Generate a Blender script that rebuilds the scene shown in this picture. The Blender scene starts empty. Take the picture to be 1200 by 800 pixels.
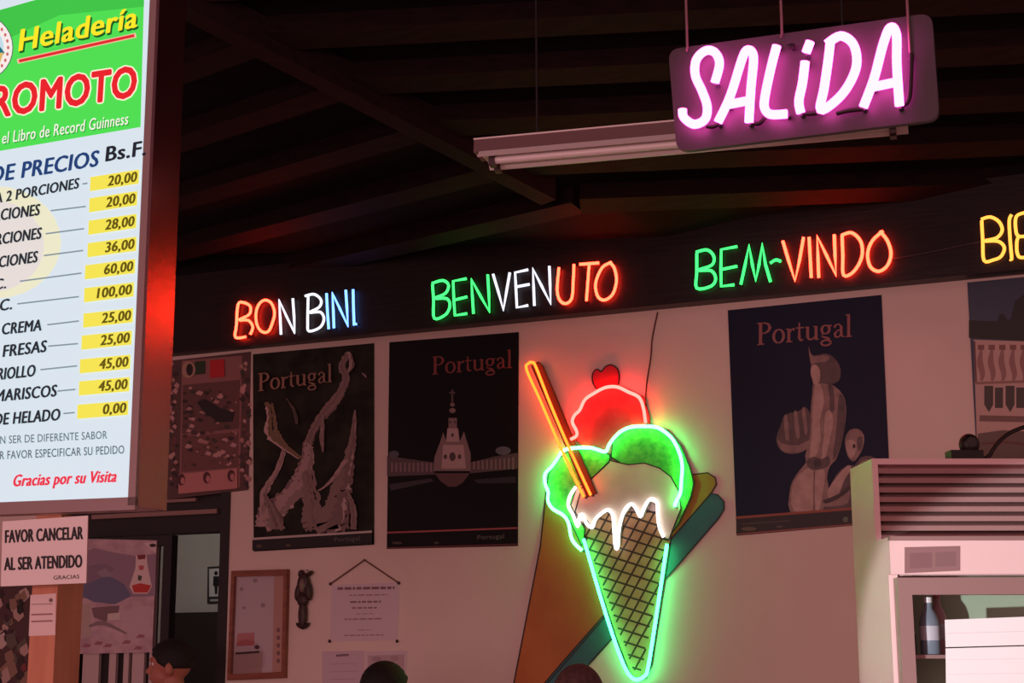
import bpy, bmesh, math, random
from mathutils import Vector, Matrix
random.seed(7)
SC = bpy.context.scene
COL = SC.collection
R = math.radians

# ------------------------------------------------------------------ camera
F = 1850.0
YAW, PITCH, ROLL = R(24.0), R(11.35), R(-0.24)
cyw, syw, cp, sp = math.cos(YAW), math.sin(YAW), math.cos(PITCH), math.sin(PITCH)
FWD = Vector((-syw * cp, cyw * cp, sp))
_rt = Vector((cyw, syw, 0.0))
_up = _rt.cross(FWD)
RT = _rt * math.cos(ROLL) + _up * math.sin(ROLL)
UP = _up * math.cos(ROLL) - _rt * math.sin(ROLL)
CAM = Vector((0, 0, 1.6))
cd = bpy.data.cameras.new('camera')
cd.sensor_width = 36.0
cd.lens = F / 1200 * 36.0
cd.clip_start = 0.05
co = bpy.data.objects.new('camera', cd)
COL.objects.link(co)
m = Matrix((RT, UP, -FWD)).transposed().to_4x4()
m.translation = CAM
co.matrix_world = m
SC.camera = co

# ------------------------------------------------------------------ light and exposure
SC.view_settings.view_transform = 'Standard'
SC.view_settings.look = 'None'
SC.view_settings.gamma = 1.0
SC.view_settings.exposure = 0.0
SC.view_settings.use_curve_mapping = False
w = bpy.data.worlds.new('world')
SC.world = w
w.use_nodes = True
w.node_tree.nodes['Background'].inputs[0].default_value = (1.0, 0.45, 0.46, 1)
w.node_tree.nodes['Background'].inputs[1].default_value = 0.30


def lamp(name, kind, loc, target, energy, color, **kw):
    d = bpy.data.lights.new(name, kind)
    d.energy = energy
    d.color = color
    for k, v in kw.items():
        setattr(d, k, v)
    o = bpy.data.objects.new(name, d)
    COL.objects.link(o)
    o.location = loc
    o.rotation_euler = (Vector(target) - Vector(loc)).to_track_quat('-Z', 'Y').to_euler()
    return o


# daylight reaching in from the open front of the shop, behind the camera
lamp('street_daylight', 'AREA', (-2.0, -4.0, 2.0), (-2.0, 6.5, 1.9), 225, (1.0, 0.52, 0.54), shape='RECTANGLE', size=6.0, size_y=2.4)
BEAM = CAM + (RT * (632 / F) + UP * (-395 / F) + FWD) * 5.2
# a patch of direct daylight on the cooler
lamp('daylight_beam', 'SPOT', (-1.6, -1.0, 1.1), BEAM, 1400, (1.0, .98, 1.0), spot_size=R(12), spot_blend=0.12, shadow_soft_size=0.04)
# unseen lamp added to light the corridor behind the doorway
lamp('corridor_fill', 'AREA', (-5.9, 7.6, 3.1), (-5.6, 8.6, 1.2), 6.5, (1.0, 0.93, 0.86), shape='SQUARE', size=0.5)


# ------------------------------------------------------------------ materials
def lin(c):
    return c / 12.92 if c <= 0.04045 else ((c + 0.055) / 1.055) ** 2.4


def s(r, g, b):
    return (lin(r / 255), lin(g / 255), lin(b / 255), 1.0)


MATS = {}


def mat(name, col, rough=0.6, metal=0.0, emit=None, strength=0.0, noise=None, bump=0.0, spec=0.5, sample=True):
    if name in MATS:
        return MATS[name]
    mt = bpy.data.materials.new(name)
    mt.use_nodes = True
    nt = mt.node_tree
    b = nt.nodes['Principled BSDF']
    b.inputs['Base Color'].default_value = col
    b.inputs['Roughness'].default_value = rough
    b.inputs['Metallic'].default_value = metal
    b.inputs['Specular IOR Level'].default_value = spec
    if emit:
        b.inputs['Emission Color'].default_value = emit
        b.inputs['Emission Strength'].default_value = strength
        if not sample:
            mt.cycles.emission_sampling = 'NONE'
    if noise or bump:
        tc = nt.nodes.new('ShaderNodeTexCoord')
        mp = nt.nodes.new('ShaderNodeMapping')
        nz = nt.nodes.new('ShaderNodeTexNoise')
        nt.links.new(tc.outputs['Object'], mp.inputs[0])
        nt.links.new(mp.outputs[0], nz.inputs['Vector'])
        if noise:
            col2, scale, stretch = noise
            nz.inputs['Scale'].default_value = scale
            nz.inputs['Detail'].default_value = 5
            mp.inputs['Scale'].default_value = stretch
            cr = nt.nodes.new('ShaderNodeValToRGB')
            cr.color_ramp.elements[0].position = 0.36
            cr.color_ramp.elements[1].position = 0.66
            cr.color_ramp.elements[0].color = col
            cr.color_ramp.elements[1].color = col2
            nt.links.new(nz.outputs['Fac'], cr.inputs[0])
            nt.links.new(cr.outputs[0], b.inputs['Base Color'])
        else:
            nz.inputs['Scale'].default_value = 60
        if bump:
            bp = nt.nodes.new('ShaderNodeBump')
            bp.inputs['Strength'].default_value = bump
            bp.inputs['Distance'].default_value = 0.01
            nt.links.new(nz.outputs['Fac'], bp.inputs['Height'])
            nt.links.new(bp.outputs[0], b.inputs['Normal'])
    MATS[name] = mt
    return mt


def neon(name, rgb):
    if name in MATS:
        return MATS[name]
    mt = bpy.data.materials.new(name)
    mt.use_nodes = True
    nt = mt.node_tree
    nt.nodes.clear()
    e = nt.nodes.new('ShaderNodeEmission')
    k = max(rgb)
    e.inputs[0].default_value = (rgb[0] / k, rgb[1] / k, rgb[2] / k, 1)
    e.inputs[1].default_value = k
    o = nt.nodes.new('ShaderNodeOutputMaterial')
    nt.links.new(e.outputs[0], o.inputs[0])
    MATS[name] = mt
    return mt


def glass(name, tint=(0.9, 0.95, 0.92, 1), refl=0.12):
    mt = bpy.data.materials.new(name)
    mt.use_nodes = True
    nt = mt.node_tree
    nt.nodes.clear()
    t = nt.nodes.new('ShaderNodeBsdfTransparent')
    t.inputs[0].default_value = tint
    g = nt.nodes.new('ShaderNodeBsdfGlossy')
    g.inputs['Roughness'].default_value = 0.03
    fr = nt.nodes.new('ShaderNodeFresnel')
    fr.inputs[0].default_value = 1.5
    mx = nt.nodes.new('ShaderNodeMixShader')
    o = nt.nodes.new('ShaderNodeOutputMaterial')
    nt.links.new(fr.outputs[0], mx.inputs[0])
    nt.links.new(t.outputs[0], mx.inputs[1])
    nt.links.new(g.outputs[0], mx.inputs[2])
    nt.links.new(mx.outputs[0], o.inputs[0])
    return mt


def ink(r, g, b, rough=0.55):
    return mat('ink_%d_%d_%d' % (r, g, b), s(r, g, b), rough)


def lit(r, g, b, k=0.86):
    """backlit print on the price board"""
    c = s(r, g, b)
    return mat('backlit_%d_%d_%d' % (r, g, b), (c[0] * .35, c[1] * .35, c[2] * .35, 1), 0.35, emit=c, strength=k, sample=False, spec=.2)


# ------------------------------------------------------------------ geometry helpers
def ray(px, py):
    return RT * ((px - 600) / F) + UP * ((400 - py) / F) + FWD


def at(px, py, depth):
    return CAM + ray(px, py) * depth


class Plane:
    """a real plane of the place; at() gives the point of it seen at a pixel"""

    def __init__(self, o, n):
        self.o = Vector(o)
        self.n = Vector(n).normalized()   # towards the viewer

    def at(self, px, py, off=0.0):
        d = ray(px, py)
        t = (self.o - CAM).dot(self.n) / d.dot(self.n)
        return CAM + d * t + self.n * off


class MB:
    def __init__(self):
        self.v, self.f, self.mi, self.m, self.sm = [], [], [], [], []

    def _m(self, mt):
        if mt not in self.m:
            self.m.append(mt)
        return self.m.index(mt)

    def face(self, pts, mt, smooth=False):
        i = len(self.v)
        self.v += [tuple(p) for p in pts]
        self.f.append(list(range(i, i + len(pts))))
        self.mi.append(self._m(mt))
        self.sm.append(smooth)

    def mesh(self, vs, fs, mt, smooth=False):
        i = len(self.v)
        self.v += [tuple(p) for p in vs]
        k = self._m(mt)
        for f in fs:
            self.f.append([i + a for a in f])
            self.mi.append(k)
            self.sm.append(smooth)

    def prism(self, pts, vec, mt, side=None):
        """closed solid: outline pts pushed along vec"""
        vec = Vector(vec)
        pts = [Vector(p) for p in pts]
        n = len(pts)
        self.mesh(pts + [p + vec for p in pts], [list(range(n))[::-1], list(range(n, 2 * n))], mt)
        for i in range(n):
            j = (i + 1) % n
            self.face([pts[i], pts[j], pts[j] + vec, pts[i] + vec], side or mt)

    def box(self, o, a, b, c, mt):
        o, a, b, c = Vector(o), Vector(a), Vector(b), Vector(c)
        vs = [o, o + a, o + a + b, o + b, o + c, o + a + c, o + a + b + c, o + b + c]
        fs = [(0, 3, 2, 1), (4, 5, 6, 7), (0, 1, 5, 4), (1, 2, 6, 5), (2, 3, 7, 6), (3, 0, 4, 7)]
        if a.cross(b).dot(c) < 0:
            fs = [f[::-1] for f in fs]
        self.mesh(vs, fs, mt)

    def aabox(self, lo, hi, mt):
        lo, hi = Vector(lo), Vector(hi)
        d = hi - lo
        self.box(lo, (d.x, 0, 0), (0, d.y, 0), (0, 0, d.z), mt)

    def tube(self, pts, r, mt, sides=8, closed=False):
        pts = [Vector(p) for p in pts]
        n = len(pts)
        rs = r if isinstance(r, (list, tuple)) else [r] * n
        ref = None
        vs, fs = [], []
        for i, p in enumerate(pts):
            if closed:
                t = pts[(i + 1) % n] - pts[i - 1]
            else:
                t = pts[min(i + 1, n - 1)] - pts[max(i - 1, 0)]
            if t.length < 1e-9:
                t = Vector((0, 0, 1))
            t.normalize()
            if ref is None:
                ref = Vector((0, 1, 0)) if abs(t.y) < 0.9 else Vector((1, 0, 0))
            u = (ref - t * ref.dot(t)).normalized()
            ref = u
            v = t.cross(u)
            for k in range(sides):
                a = 2 * math.pi * k / sides
                vs.append(p + (u * math.cos(a) + v * math.sin(a)) * rs[i])
        for i in range(n if closed else n - 1):
            j = (i + 1) % n
            for k in range(sides):
                l = (k + 1) % sides
                fs.append((i * sides + k, i * sides + l, j * sides + l, j * sides + k))
        self.mesh(vs, fs, mt, True)
        if not closed:
            for base, fl in ((0, True), ((n - 1) * sides, False)):
                c = vs[base:base + sides]
                self.mesh(c, [list(range(sides))[::-1] if fl else list(range(sides))], mt)

    def blob(self, c, rx, ry, rz, mt, rot=None, seg=16, rings=10, smooth=True):
        vs, fs = [], []
        c = Vector(c)
        for i in range(rings + 1):
            th = math.pi * i / rings
            for k in range(seg):
                ph = 2 * math.pi * k / seg
                p = Vector((rx * math.sin(th) * math.cos(ph), ry * math.sin(th) * math.sin(ph), rz * math.cos(th)))
                if rot is not None:
                    p = rot @ p
                vs.append(c + p)
        for i in range(rings):
            for k in range(seg):
                l = (k + 1) % seg
                if i == 0:
                    fs.append((0, (i + 1) * seg + k, (i + 1) * seg + l))
                elif i == rings - 1:
                    fs.append((i * seg + k, rings * seg, i * seg + l))
                else:
                    fs.append((i * seg + k, (i + 1) * seg + k, (i + 1) * seg + l, i * seg + l))
        self.mesh(vs, fs, mt, smooth)

    def build(self, name, parent=None, loc=None):
        me = bpy.data.meshes.new(name)
        org = Vector(loc) if loc is not None else None
        if org is None:
            if parent is not None:
                org = Vector((0, 0, 0)) + parent.matrix_world.translation
            else:
                vs = self.v
                org = Vector([(min(a[i] for a in vs) + max(a[i] for a in vs)) / 2 for i in range(3)])
        me.from_pydata([tuple(Vector(p) - org) for p in self.v], [], self.f)
        for mt in self.m:
            me.materials.append(mt)
        me.polygons.foreach_set('material_index', self.mi)
        me.polygons.foreach_set('use_smooth', self.sm)
        me.update()
        o = bpy.data.objects.new(name, me)
        COL.objects.link(o)
        if parent is not None:
            o.parent = parent
            o.location = org - parent.matrix_world.translation
        else:
            o.location = org
        return o


def empty(name, loc):
    o = bpy.data.objects.new(name, None)
    o.empty_display_size = 0.1
    COL.objects.link(o)
    o.location = loc
    o.matrix_world = Matrix.Translation(Vector(loc))
    return o


def tag(o, label, cat, group=None):
    o['label'] = label
    o['category'] = cat
    if group:
        o['group'] = group
    return o


def struct(o):
    o['kind'] = 'structure'
    return o


def smooth2(pts, n=6, closed=False):
    """Catmull-Rom through 2D or 3D points"""
    pts = [Vector(p) for p in pts]
    k = len(pts)
    out = []
    rng = range(k if closed else k - 1)
    for i in rng:
        if closed:
            p0, p1, p2, p3 = pts[i - 1], pts[i], pts[(i + 1) % k], pts[(i + 2) % k]
        else:
            p0, p1, p2, p3 = pts[max(i - 1, 0)], pts[i], pts[i + 1], pts[min(i + 2, k - 1)]
        for j in range(n):
            t = j / n
            out.append(0.5 * ((2 * p1) + (p2 - p0) * t + (2 * p0 - 5 * p1 + 4 * p2 - p3) * t * t + (3 * p1 - p0 - 3 * p2 + p3) * t ** 3))
    if not closed:
        out.append(pts[-1])
    return out


# ---- print: flat layers of ink on a plane, kept inside one mesh
class Art:
    def __init__(self, plane, thick=0.002, step=0.0004):
        self.p, self.mb, self.t, self.step, self.k = plane, MB(), thick, step, 0

    def base(self, quad, mt, side=None):
        pts = [self.p.at(*q) for q in quad]
        self.mb.prism(pts, self.p.n * self.t, mt, side)
        self.k = 1

    def layer(self):
        self.k += .25

    def poly(self, pts, mt, sm=0, inc=.05):
        off = self.t + self.step * self.k
        self.k += inc
        if sm:
            pts = [(p.x, p.y) for p in smooth2([(a[0], a[1]) for a in pts], sm, True)]
        q = [self.p.at(a[0], a[1], off) for a in pts]
        nn = Vector((0, 0, 0))
        for i in range(len(q)):
            nn += q[i].cross(q[(i + 1) % len(q)])
        if nn.dot(self.p.n) < 0:
            q.reverse()
        self.mb.face(q, mt)

    def ribbon(self, pts, ws, mt, sm=0):
        pts = [Vector((a[0], a[1])) for a in pts]
        if not isinstance(ws, (list, tuple)):
            ws = [ws] * len(pts)
        if sm:
            full = smooth2([(p.x, p.y, wd) for p, wd in zip(pts, ws)], sm)
            pts = [Vector((a[0], a[1])) for a in full]
            ws = [a[2] for a in full]
        L, Rr = [], []
        for i in range(len(pts)):
            t = pts[min(i + 1, len(pts) - 1)] - pts[max(i - 1, 0)]
            if t.length < 1e-9:
                t = Vector((1, 0))
            t.normalize()
            nrm = Vector((-t.y, t.x)) * ws[i] / 2
            L.append(pts[i] + nrm)
            Rr.append(pts[i] - nrm)
        for i in range(len(pts) - 1):
            self.poly([L[i], L[i + 1], Rr[i + 1], Rr[i]], mt, 0, 0)
        self.k += .08

    def disc(self, cx, cy, rx, ry, mt, n=28):
        self.poly([(cx + rx * math.cos(2 * math.pi * i / n), cy + ry * math.sin(2 * math.pi * i / n)) for i in range(n)], mt)

    def text(self, body, x0, y0, x1, y1, h, mt, shear=0.0, bold=0.0, ring=0):
        vs, fs, wd, cap = font_mesh(body)
        d = bold * h
        if ring:
            sh = [(d * math.cos(a), d * math.sin(a)) for a in [2 * math.pi * i / ring for i in range(ring)]]
        elif bold:
            sh = [(-d, 0), (0, 0), (d, 0), (-d * .5, d * .5), (d * .5, -d * .5)]
        else:
            sh = [(0, 0)]
        for dx, dy in sh:
            self._text(vs, fs, wd, cap, x0 + dx, y0 + dy, x1 + dx, y1 + dy, h, mt, shear)

    def _text(self, vs, fs, wd, cap, x0, y0, x1, y1, h, mt, shear):
        off = self.t + self.step * self.k
        self.k += .05
        out = []
        for x, y in vs:
            yy = y / cap * h
            u = x / wd
            px = x0 + (x1 - x0) * u + shear * yy
            py = y0 + (y1 - y0) * u - yy
            out.append(self.p.at(px, py, off))
        self.mb.mesh(out, fs, mt)

    def serif(self, x0, y0, x1, y1, h, mt, word='Portugal'):
        x = 0.0
        todo = []
        for ch in word:
            adv, strokes = SERIF[ch]
            for pts, ws in strokes:
                todo.append(([(a + x, b) for a, b in pts], ws))
            x += adv
        for pts, ws in todo:
            q = [(x0 + (x1 - x0) * a / x, y0 + (y1 - y0) * a / x - b * h) for a, b in pts]
            self.ribbon(q, [k * h for k in ws], mt)


_fonts = {}


def font_mesh(body):
    key = body
    if key in _fonts:
        return _fonts[key]

    def raw(tx, off):
        cu = bpy.data.curves.new('t', 'FONT')
        cu.body = tx
        cu.resolution_u = 3
        cu.space_character = 1.06
        cu.offset = off
        o = bpy.data.objects.new('t', cu)
        COL.objects.link(o)
        dg = bpy.context.evaluated_depsgraph_get()
        me = bpy.data.meshes.new_from_object(o.evaluated_get(dg))
        vs = [(v.co.x, v.co.y) for v in me.vertices]
        fs = [tuple(p.vertices) for p in me.polygons]
        bpy.data.objects.remove(o)
        bpy.data.curves.remove(cu)
        bpy.data.meshes.remove(me)
        return vs, fs
    vs, fs = raw(body, 0)
    hv, _ = raw('H', 0)
    cap = max(v[1] for v in hv)
    x0 = min(v[0] for v in vs)
    wd = max(v[0] for v in vs) - x0
    vs = [(v[0] - x0, v[1]) for v in vs]
    _fonts[key] = (vs, fs, wd, cap)
    return _fonts[key]


def _ell(cx, cy, rx, ry, thick, thin, n=20):
    pts, ws = [], []
    for i in range(n + 1):
        a = 2 * math.pi * i / n
        pts.append((cx + rx * math.cos(a), cy + ry * math.sin(a)))
        ws.append(thin + (thick - thin) * abs(math.cos(a)))
    return pts, ws


SERIF = {
    'P': (0.66, [([(.15, 0), (.15, 1)], [.15, .15]), ([(.15, .97), (.35, .97), (.5, .9), (.57, .75), (.5, .6), (.35, .51), (.15, .51)], [.05, .06, .11, .15, .11, .06, .05]),
                 ([(0, .025), (.32, .025)], [.05, .05]), ([(0, .975), (.2, .975)], [.05, .05])]),
    'o': (0.60, [_ell(.29, .32, .22, .3, .13, .05)]),
    'r': (0.44, [([(.14, 0), (.14, .62)], [.13, .13]), ([(.02, .025), (.3, .025)], [.05, .05]), ([(.02, .6), (.14, .6)], [.05, .05]), ([(.18, .42), (.26, .57), (.4, .57)], [.05, .07, .13])]),
    't': (0.40, [([(.16, .85), (.16, .14), (.22, .04), (.34, .06)], [.06, .13, .1, .05]), ([(.02, .61), (.36, .61)], [.06, .06])]),
    'u': (0.66, [([(.13, .63), (.13, .16), (.2, .05), (.32, .04), (.48, .18)], [.13, .13, .1, .07, .05]), ([(.5, .63), (.5, 0)], [.13, .13]),
                 ([(.02, .61), (.13, .61)], [.05, .05]), ([(.38, .61), (.5, .61)], [.05, .05]), ([(.5, .025), (.62, .025)], [.05, .05])]),
    'g': (0.58, [_ell(.26, .43, .17, .19, .12, .05), _ell(.28, -.17, .21, .12, .09, .07), ([(.14, .28), (.1, .12), (.3, .06), (.45, -.02)], [.05, .06, .1, .08]), ([(.38, .56), (.52, .6)], [.05, .09])]),
    'a': (0.54, [([(.07, .48), (.14, .6), (.28, .62), (.37, .5), (.37, .1), (.5, .02)], [.12, .07, .06, .12, .13, .05]), ([(.37, .38), (.2, .33), (.09, .2), (.12, .06), (.22, .03), (.37, .13)], [.05, .06, .11, .1, .06, .05])]),
    'l': (0.32, [([(.16, 0), (.16, 1.03)], [.13, .13]), ([(.02, .025), (.3, .025)], [.05, .05]), ([(.03, 1.0), (.16, 1.0)], [.05, .05])]),
}

# ------------------------------------------------------------------ the setting
W = 6.6                                   # the back wall stands at y = W
WALL = Plane((0, W, 0), (0, -1, 0))
FAS = W - 0.09                            # face of the dark fascia board
FASP = Plane((0, FAS, 0), (0, -1, 0))
M_wall = mat('painted_wall', s(232, 214, 202), 0.75, noise=(s(222, 202, 190), 1.3, (1, 1, 1)), bump=0.06)
M_dark = mat('dark_wood', s(30, 18, 17), 0.42, noise=(s(22, 13, 12), 6, (1, 8, 8)), bump=0.1, spec=.3)
M_deck = mat('ceiling_boards', s(22, 13, 12), 0.8, noise=(s(16, 9, 9), 5, (1, 6, 6)), spec=.2)
M_beam = mat('ceiling_beam_wood', s(38, 21, 20), 0.7, noise=(s(28, 15, 14), 5, (1, 8, 8)), spec=.2)
M_black = mat('black_paint', s(24, 20, 20), 0.5)
M_floor = mat('floor_tiles', s(150, 120, 105), 0.4, noise=(s(130, 100, 88), 3, (1, 1, 1)))
M_grey = mat('corridor_paint', s(190, 186, 180), 0.8, noise=(s(178, 174, 168), 2, (1, 1, 1)))

xr = 3.2
xl = -9.5
zt = 0.5 * (WALL.at(300, 411).z + WALL.at(1100, 328).z)       # top of the pale wall
xo = WALL.at(267, 700).x                                        # right edge of the doorway
xq = WALL.at(66, 700).x                                                       # left edge of the doorway
zo = WALL.at(235, 578).z                                        # doorway head
b = MB(); b.aabox((xo, W, 0), (xr, W + .16, zt + .03), M_wall)
b.aabox((xq, W, zo), (xo, W + .16, zt + .03), M_wall)
b.aabox((xl, W, 0), (xq, W + .16, zt + .03), M_wall)
struct(b.build('wall_back'))
b = MB(); b.aabox((xl, FAS, zt), (xr, W + .16, zt + .40), M_dark)
b.aabox((xl, FAS + .03, zt + .40), (xr, W + .16, 5.6), M_deck)
struct(b.build('trim_1'))
b = MB(); b.aabox((xl, -2.5, -.06), (4.2, 9.8, 0), M_floor)
struct(b.build('floor'))

# roof: two boarded slopes that meet in a hip
az1 = YAW + R(83)
d1 = Vector((math.sin(az1), -math.cos(az1), 0))                 # runs to the right
az2 = YAW + R(50)
d2 = Vector((math.sin(az2), -math.cos(az2), 0))
q0 = FASP.at(950, 238)
s1 = Vector((d1.y, -d1.x, 0))
if s1.dot(FWD) > 0:
    s1 = -s1
up1 = (s1 * math.cos(R(21)) + Vector((0, 0, math.sin(R(21))))).normalized()
n1 = d1.cross(up1).normalized()
if n1.z > 0:
    n1 = -n1
P1 = Plane(q0, n1)
h0, h1 = P1.at(705, 236), P1.at(262, 0)
hd = (h1 - h0).normalized()
n2 = hd.cross(d2).normalized()
if n2.z > 0:
    n2 = -n2
HL = (h1 - h0).length
top = h0 + hd * (HL + 2.6)
bot = h0 - hd * 0.9
b = MB()
b.prism([bot, bot + d1 * 7, top + d1 * 9, top], Vector((0, 0, .05)), M_deck)
struct(b.build('ceiling'))
b = MB()
b.prism([bot, top, top - d2 * 8, bot - d2 * 6], Vector((0, 0, .05)), M_deck)
struct(b.build('ceiling'))
for i in range(11):
    t = 0.12 + i * (HL + 2.0) / 10.0
    h = h0 + hd * t
    for dd, nn, ln in ((d1, n1, 7), (-d2, n2, 6)):
        b = MB()
        up = dd.cross(nn).normalized()
        b.box(h - up * .05 + nn * 0.002, dd * ln, up * .10, nn * .085, M_beam)
        struct(b.build('ceiling_beam'))
b = MB()
sd = hd.cross(Vector((0, 0, 1))).normalized()
b.box(h0 + hd * .3 - sd * .05 + Vector((0, 0, -.13)), hd * (HL + 2.2), sd * .10, Vector((0, 0, .125)), M_beam)
struct(b.build('ceiling_beam'))

# doorway: dark header with pale strips painted as lit ledge edges, jamb, corridor beyond
b = MB()
b.aabox((xq, W + .03, WALL.at(235, 623).z), (xo, W + .13, zo), M_black)
struct(b.build('trim_2'))
M_lit_edge = mat('batten', s(150, 120, 112), 0.5)  # pale colour stands in for light caught on the ledge edges
for (a, c, dz) in (((106, 605), (253, 599), .011), ((150, 589), (228, 585), .008)):
    b = MB()
    p, q = WALL.at(*a), WALL.at(*c)
    b.aabox((p.x, W + .008, (p.z + q.z) / 2 - dz), (q.x, W + .03, (p.z + q.z) / 2 + dz), M_lit_edge)
    struct(b.build('trim_3'))
b = MB()
b.aabox((xo - .05, W - .01, 0), (xo, W + .165, zo), M_black)
struct(b.build('trim_4'))
YB = 8.9
BACK = Plane((0, YB, 0), (0, -1, 0))
b = MB(); b.aabox((-9.5, YB, 0), (-1.8, YB + .12, 3.6), M_grey); struct(b.build('wall_corridor'))
b = MB(); b.aabox((-9.5, W + .17, 3.2), (-1.8, YB, 3.26), M_black); struct(b.build('ceiling_corridor'))
# dark toilet door at the end of the corridor
dl, dr_ = BACK.at(206, 718), BACK.at(275, 718)
b = MB()
b.aabox((dl.x, YB - .06, 0), (dr_.x + .2, YB, dl.z), mat('dark_door', s(34, 28, 27), 0.6))
dr = struct(b.build('door_1'))
b = MB()
b.aabox((dl.x + .16, YB - .068, dl.z - .75), (dl.x + .42, YB - .058, dl.z - .12), mat('dark_door_panel', s(27, 22, 22), 0.6))
b.build('door_panel', dr)


# ------------------------------------------------------------------ neon lettering
RED = neon('neon_red', (22.0, .56, .24))
GRN = neon('neon_green', (.11, 2.2, .34))
WHT = neon('neon_white', (1.15, 1.15, 1.35))
CYN = neon('neon_cyan', (.46, 1.05, 3.2))
YEL = neon('neon_yellow', (2.4, .80, .12))
MAG = neon('neon_magenta', (12.0, .95, 6.5))
M_clip = mat('tube_support', s(60, 60, 62), 0.4)


def letters(name, label, org, sc, spec, plane, off, r, loc_px, group=None):
    e = empty(name, plane.at(loc_px[0], loc_px[1], off))
    tag(e, label, 'neon sign', group)
    for mt, strokes in spec:
        b = MB()
        for st in strokes:
            closed = st[0] == 'c'
            kind = st[0]
            pts = [plane.at(org[0] + x / sc, org[1] + y / sc, off) for x, y in st[1]]
            if kind in ('s', 'c'):
                pts = smooth2(pts, 4, closed)
            b.tube(pts, r, mt, 8, closed)
            # glass stand-offs that hold the tube on its board
            if not closed:
                for p in (pts[0], pts[-1]):
                    b.tube([p + plane.n * (-off + .001), p + plane.n * (-r * .6)], r * .55, M_clip, 6)
            else:
                p = pts[len(pts) // 2]
                b.tube([p + plane.n * (-off + .001), p + plane.n * (-r * .6)], r * .55, M_clip, 6)
        b.build('letter', e)
    return e


letters('neon_word_sign', 'neon words BON BINI in red, white and pale blue, leftmost of the welcome signs', (260, 330), 6.667, [
    (RED, [('s', [(205, 436), (125, 440), (132, 350), (145, 185), (190, 170), (240, 200), (232, 262), (150, 305), (225, 308), (260, 360), (240, 418)])]),
    (RED, [('c', [(355, 150), (405, 175), (430, 250), (412, 330), (380, 395), (330, 395), (292, 340), (285, 250), (310, 180)])]),
    (WHT, [('l', [(480, 418), (474, 290), (465, 150), (522, 275), (586, 405), (582, 280), (572, 138)])]),
    (WHT, [('s', [(668, 118), (740, 105), (792, 150), (778, 205), (700, 247), (785, 243), (815, 295), (785, 362), (698, 392), (688, 330), (690, 200), (692, 112)])]),
    (CYN, [('l', [(835, 98), (842, 240), (852, 375)])]),
    (CYN, [('l', [(893, 368), (888, 230), (880, 95), (940, 220), (1002, 352), (994, 210), (985, 72)])]),
    (CYN, [('l', [(1042, 68), (1045, 210), (1050, 345), (1070, 335)])]),
], FASP, .021, .0068, (350, 385))
letters('neon_word_sign', 'neon word BENVENUTO in green, white and red, above the black poster', (490, 290), 4.8, [
    (GRN, [('s', [(90, 206), (150, 190), (182, 216), (165, 262), (105, 290), (172, 292), (190, 332), (165, 382), (102, 402), (98, 300), (92, 212)])]),
    (GRN, [('l', [(282, 180), (208, 194), (212, 300), (218, 386), (285, 376)]), ('l', [(214, 300), (286, 282)])]),
    (GRN, [('l', [(322, 376), (316, 280), (310, 184), (360, 275), (412, 366), (408, 262), (402, 158)])]),
    (WHT, [('l', [(432, 155), (462, 255), (490, 356), (508, 250), (526, 146)])]),
    (WHT, [('l', [(628, 130), (556, 146), (560, 225), (566, 342), (628, 330)]), ('l', [(562, 226), (636, 212)])]),
    (WHT, [('l', [(664, 332), (660, 230), (655, 124), (705, 222), (756, 322), (752, 215), (748, 110)])]),
    (RED, [('s', [(802, 118), (792, 240), (806, 300), (840, 320), (874, 290), (882, 200), (886, 100)])]),
    (RED, [('l', [(918, 100), (1026, 92)]), ('l', [(972, 97), (956, 305)])]),
    (RED, [('s', [(1098, 88), (1045, 118), (1008, 205), (1020, 280), (1060, 300), (1105, 265), (1125, 190), (1112, 120), (1085, 88)])]),
], FASP, .021, .0068, (617, 350))
letters('neon_word_sign', 'neon word BEM-VINDO in green and red above the navy statue poster', (800, 255), 4.615, [
    (GRN, [('s', [(80, 192), (140, 180), (176, 215), (165, 262), (90, 290), (162, 292), (186, 336), (160, 376), (84, 386), (84, 300), (84, 198)])]),
    (GRN, [('l', [(302, 162), (216, 178), (214, 285), (216, 376), (286, 368)]), ('l', [(215, 286), (302, 268)])]),
    (GRN, [('l', [(322, 366), (345, 260), (366, 155), (384, 260), (402, 346), (420, 260), (437, 148), (455, 260), (482, 352)])]),
    (GRN, [('s', [(480, 252), (510, 234), (538, 242)])]),
    (RED, [('l', [(548, 132), (580, 240), (614, 346), (638, 240), (660, 112)])]),
    (RED, [('l', [(690, 112), (702, 330)])]),
    (RED, [('l', [(742, 330), (738, 220), (733, 106), (785, 212), (836, 318), (830, 210), (826, 98)])]),
    (RED, [('s', [(864, 102), (920, 88), (970, 138), (974, 220), (930, 298), (876, 316), (872, 210), (868, 102)])]),
    (RED, [('s', [(1090, 78), (1032, 130), (1006, 200), (1020, 270), (1065, 296), (1112, 265), (1132, 200), (1112, 130), (1072, 80)])]),
], FASP, .021, .0068, (930, 310))


def gl(x, y, w_, h_, pts, slope=-.1):
    return [(x + a * w_, y + a * w_ * slope - b_ * h_) for a, b_ in pts]


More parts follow.
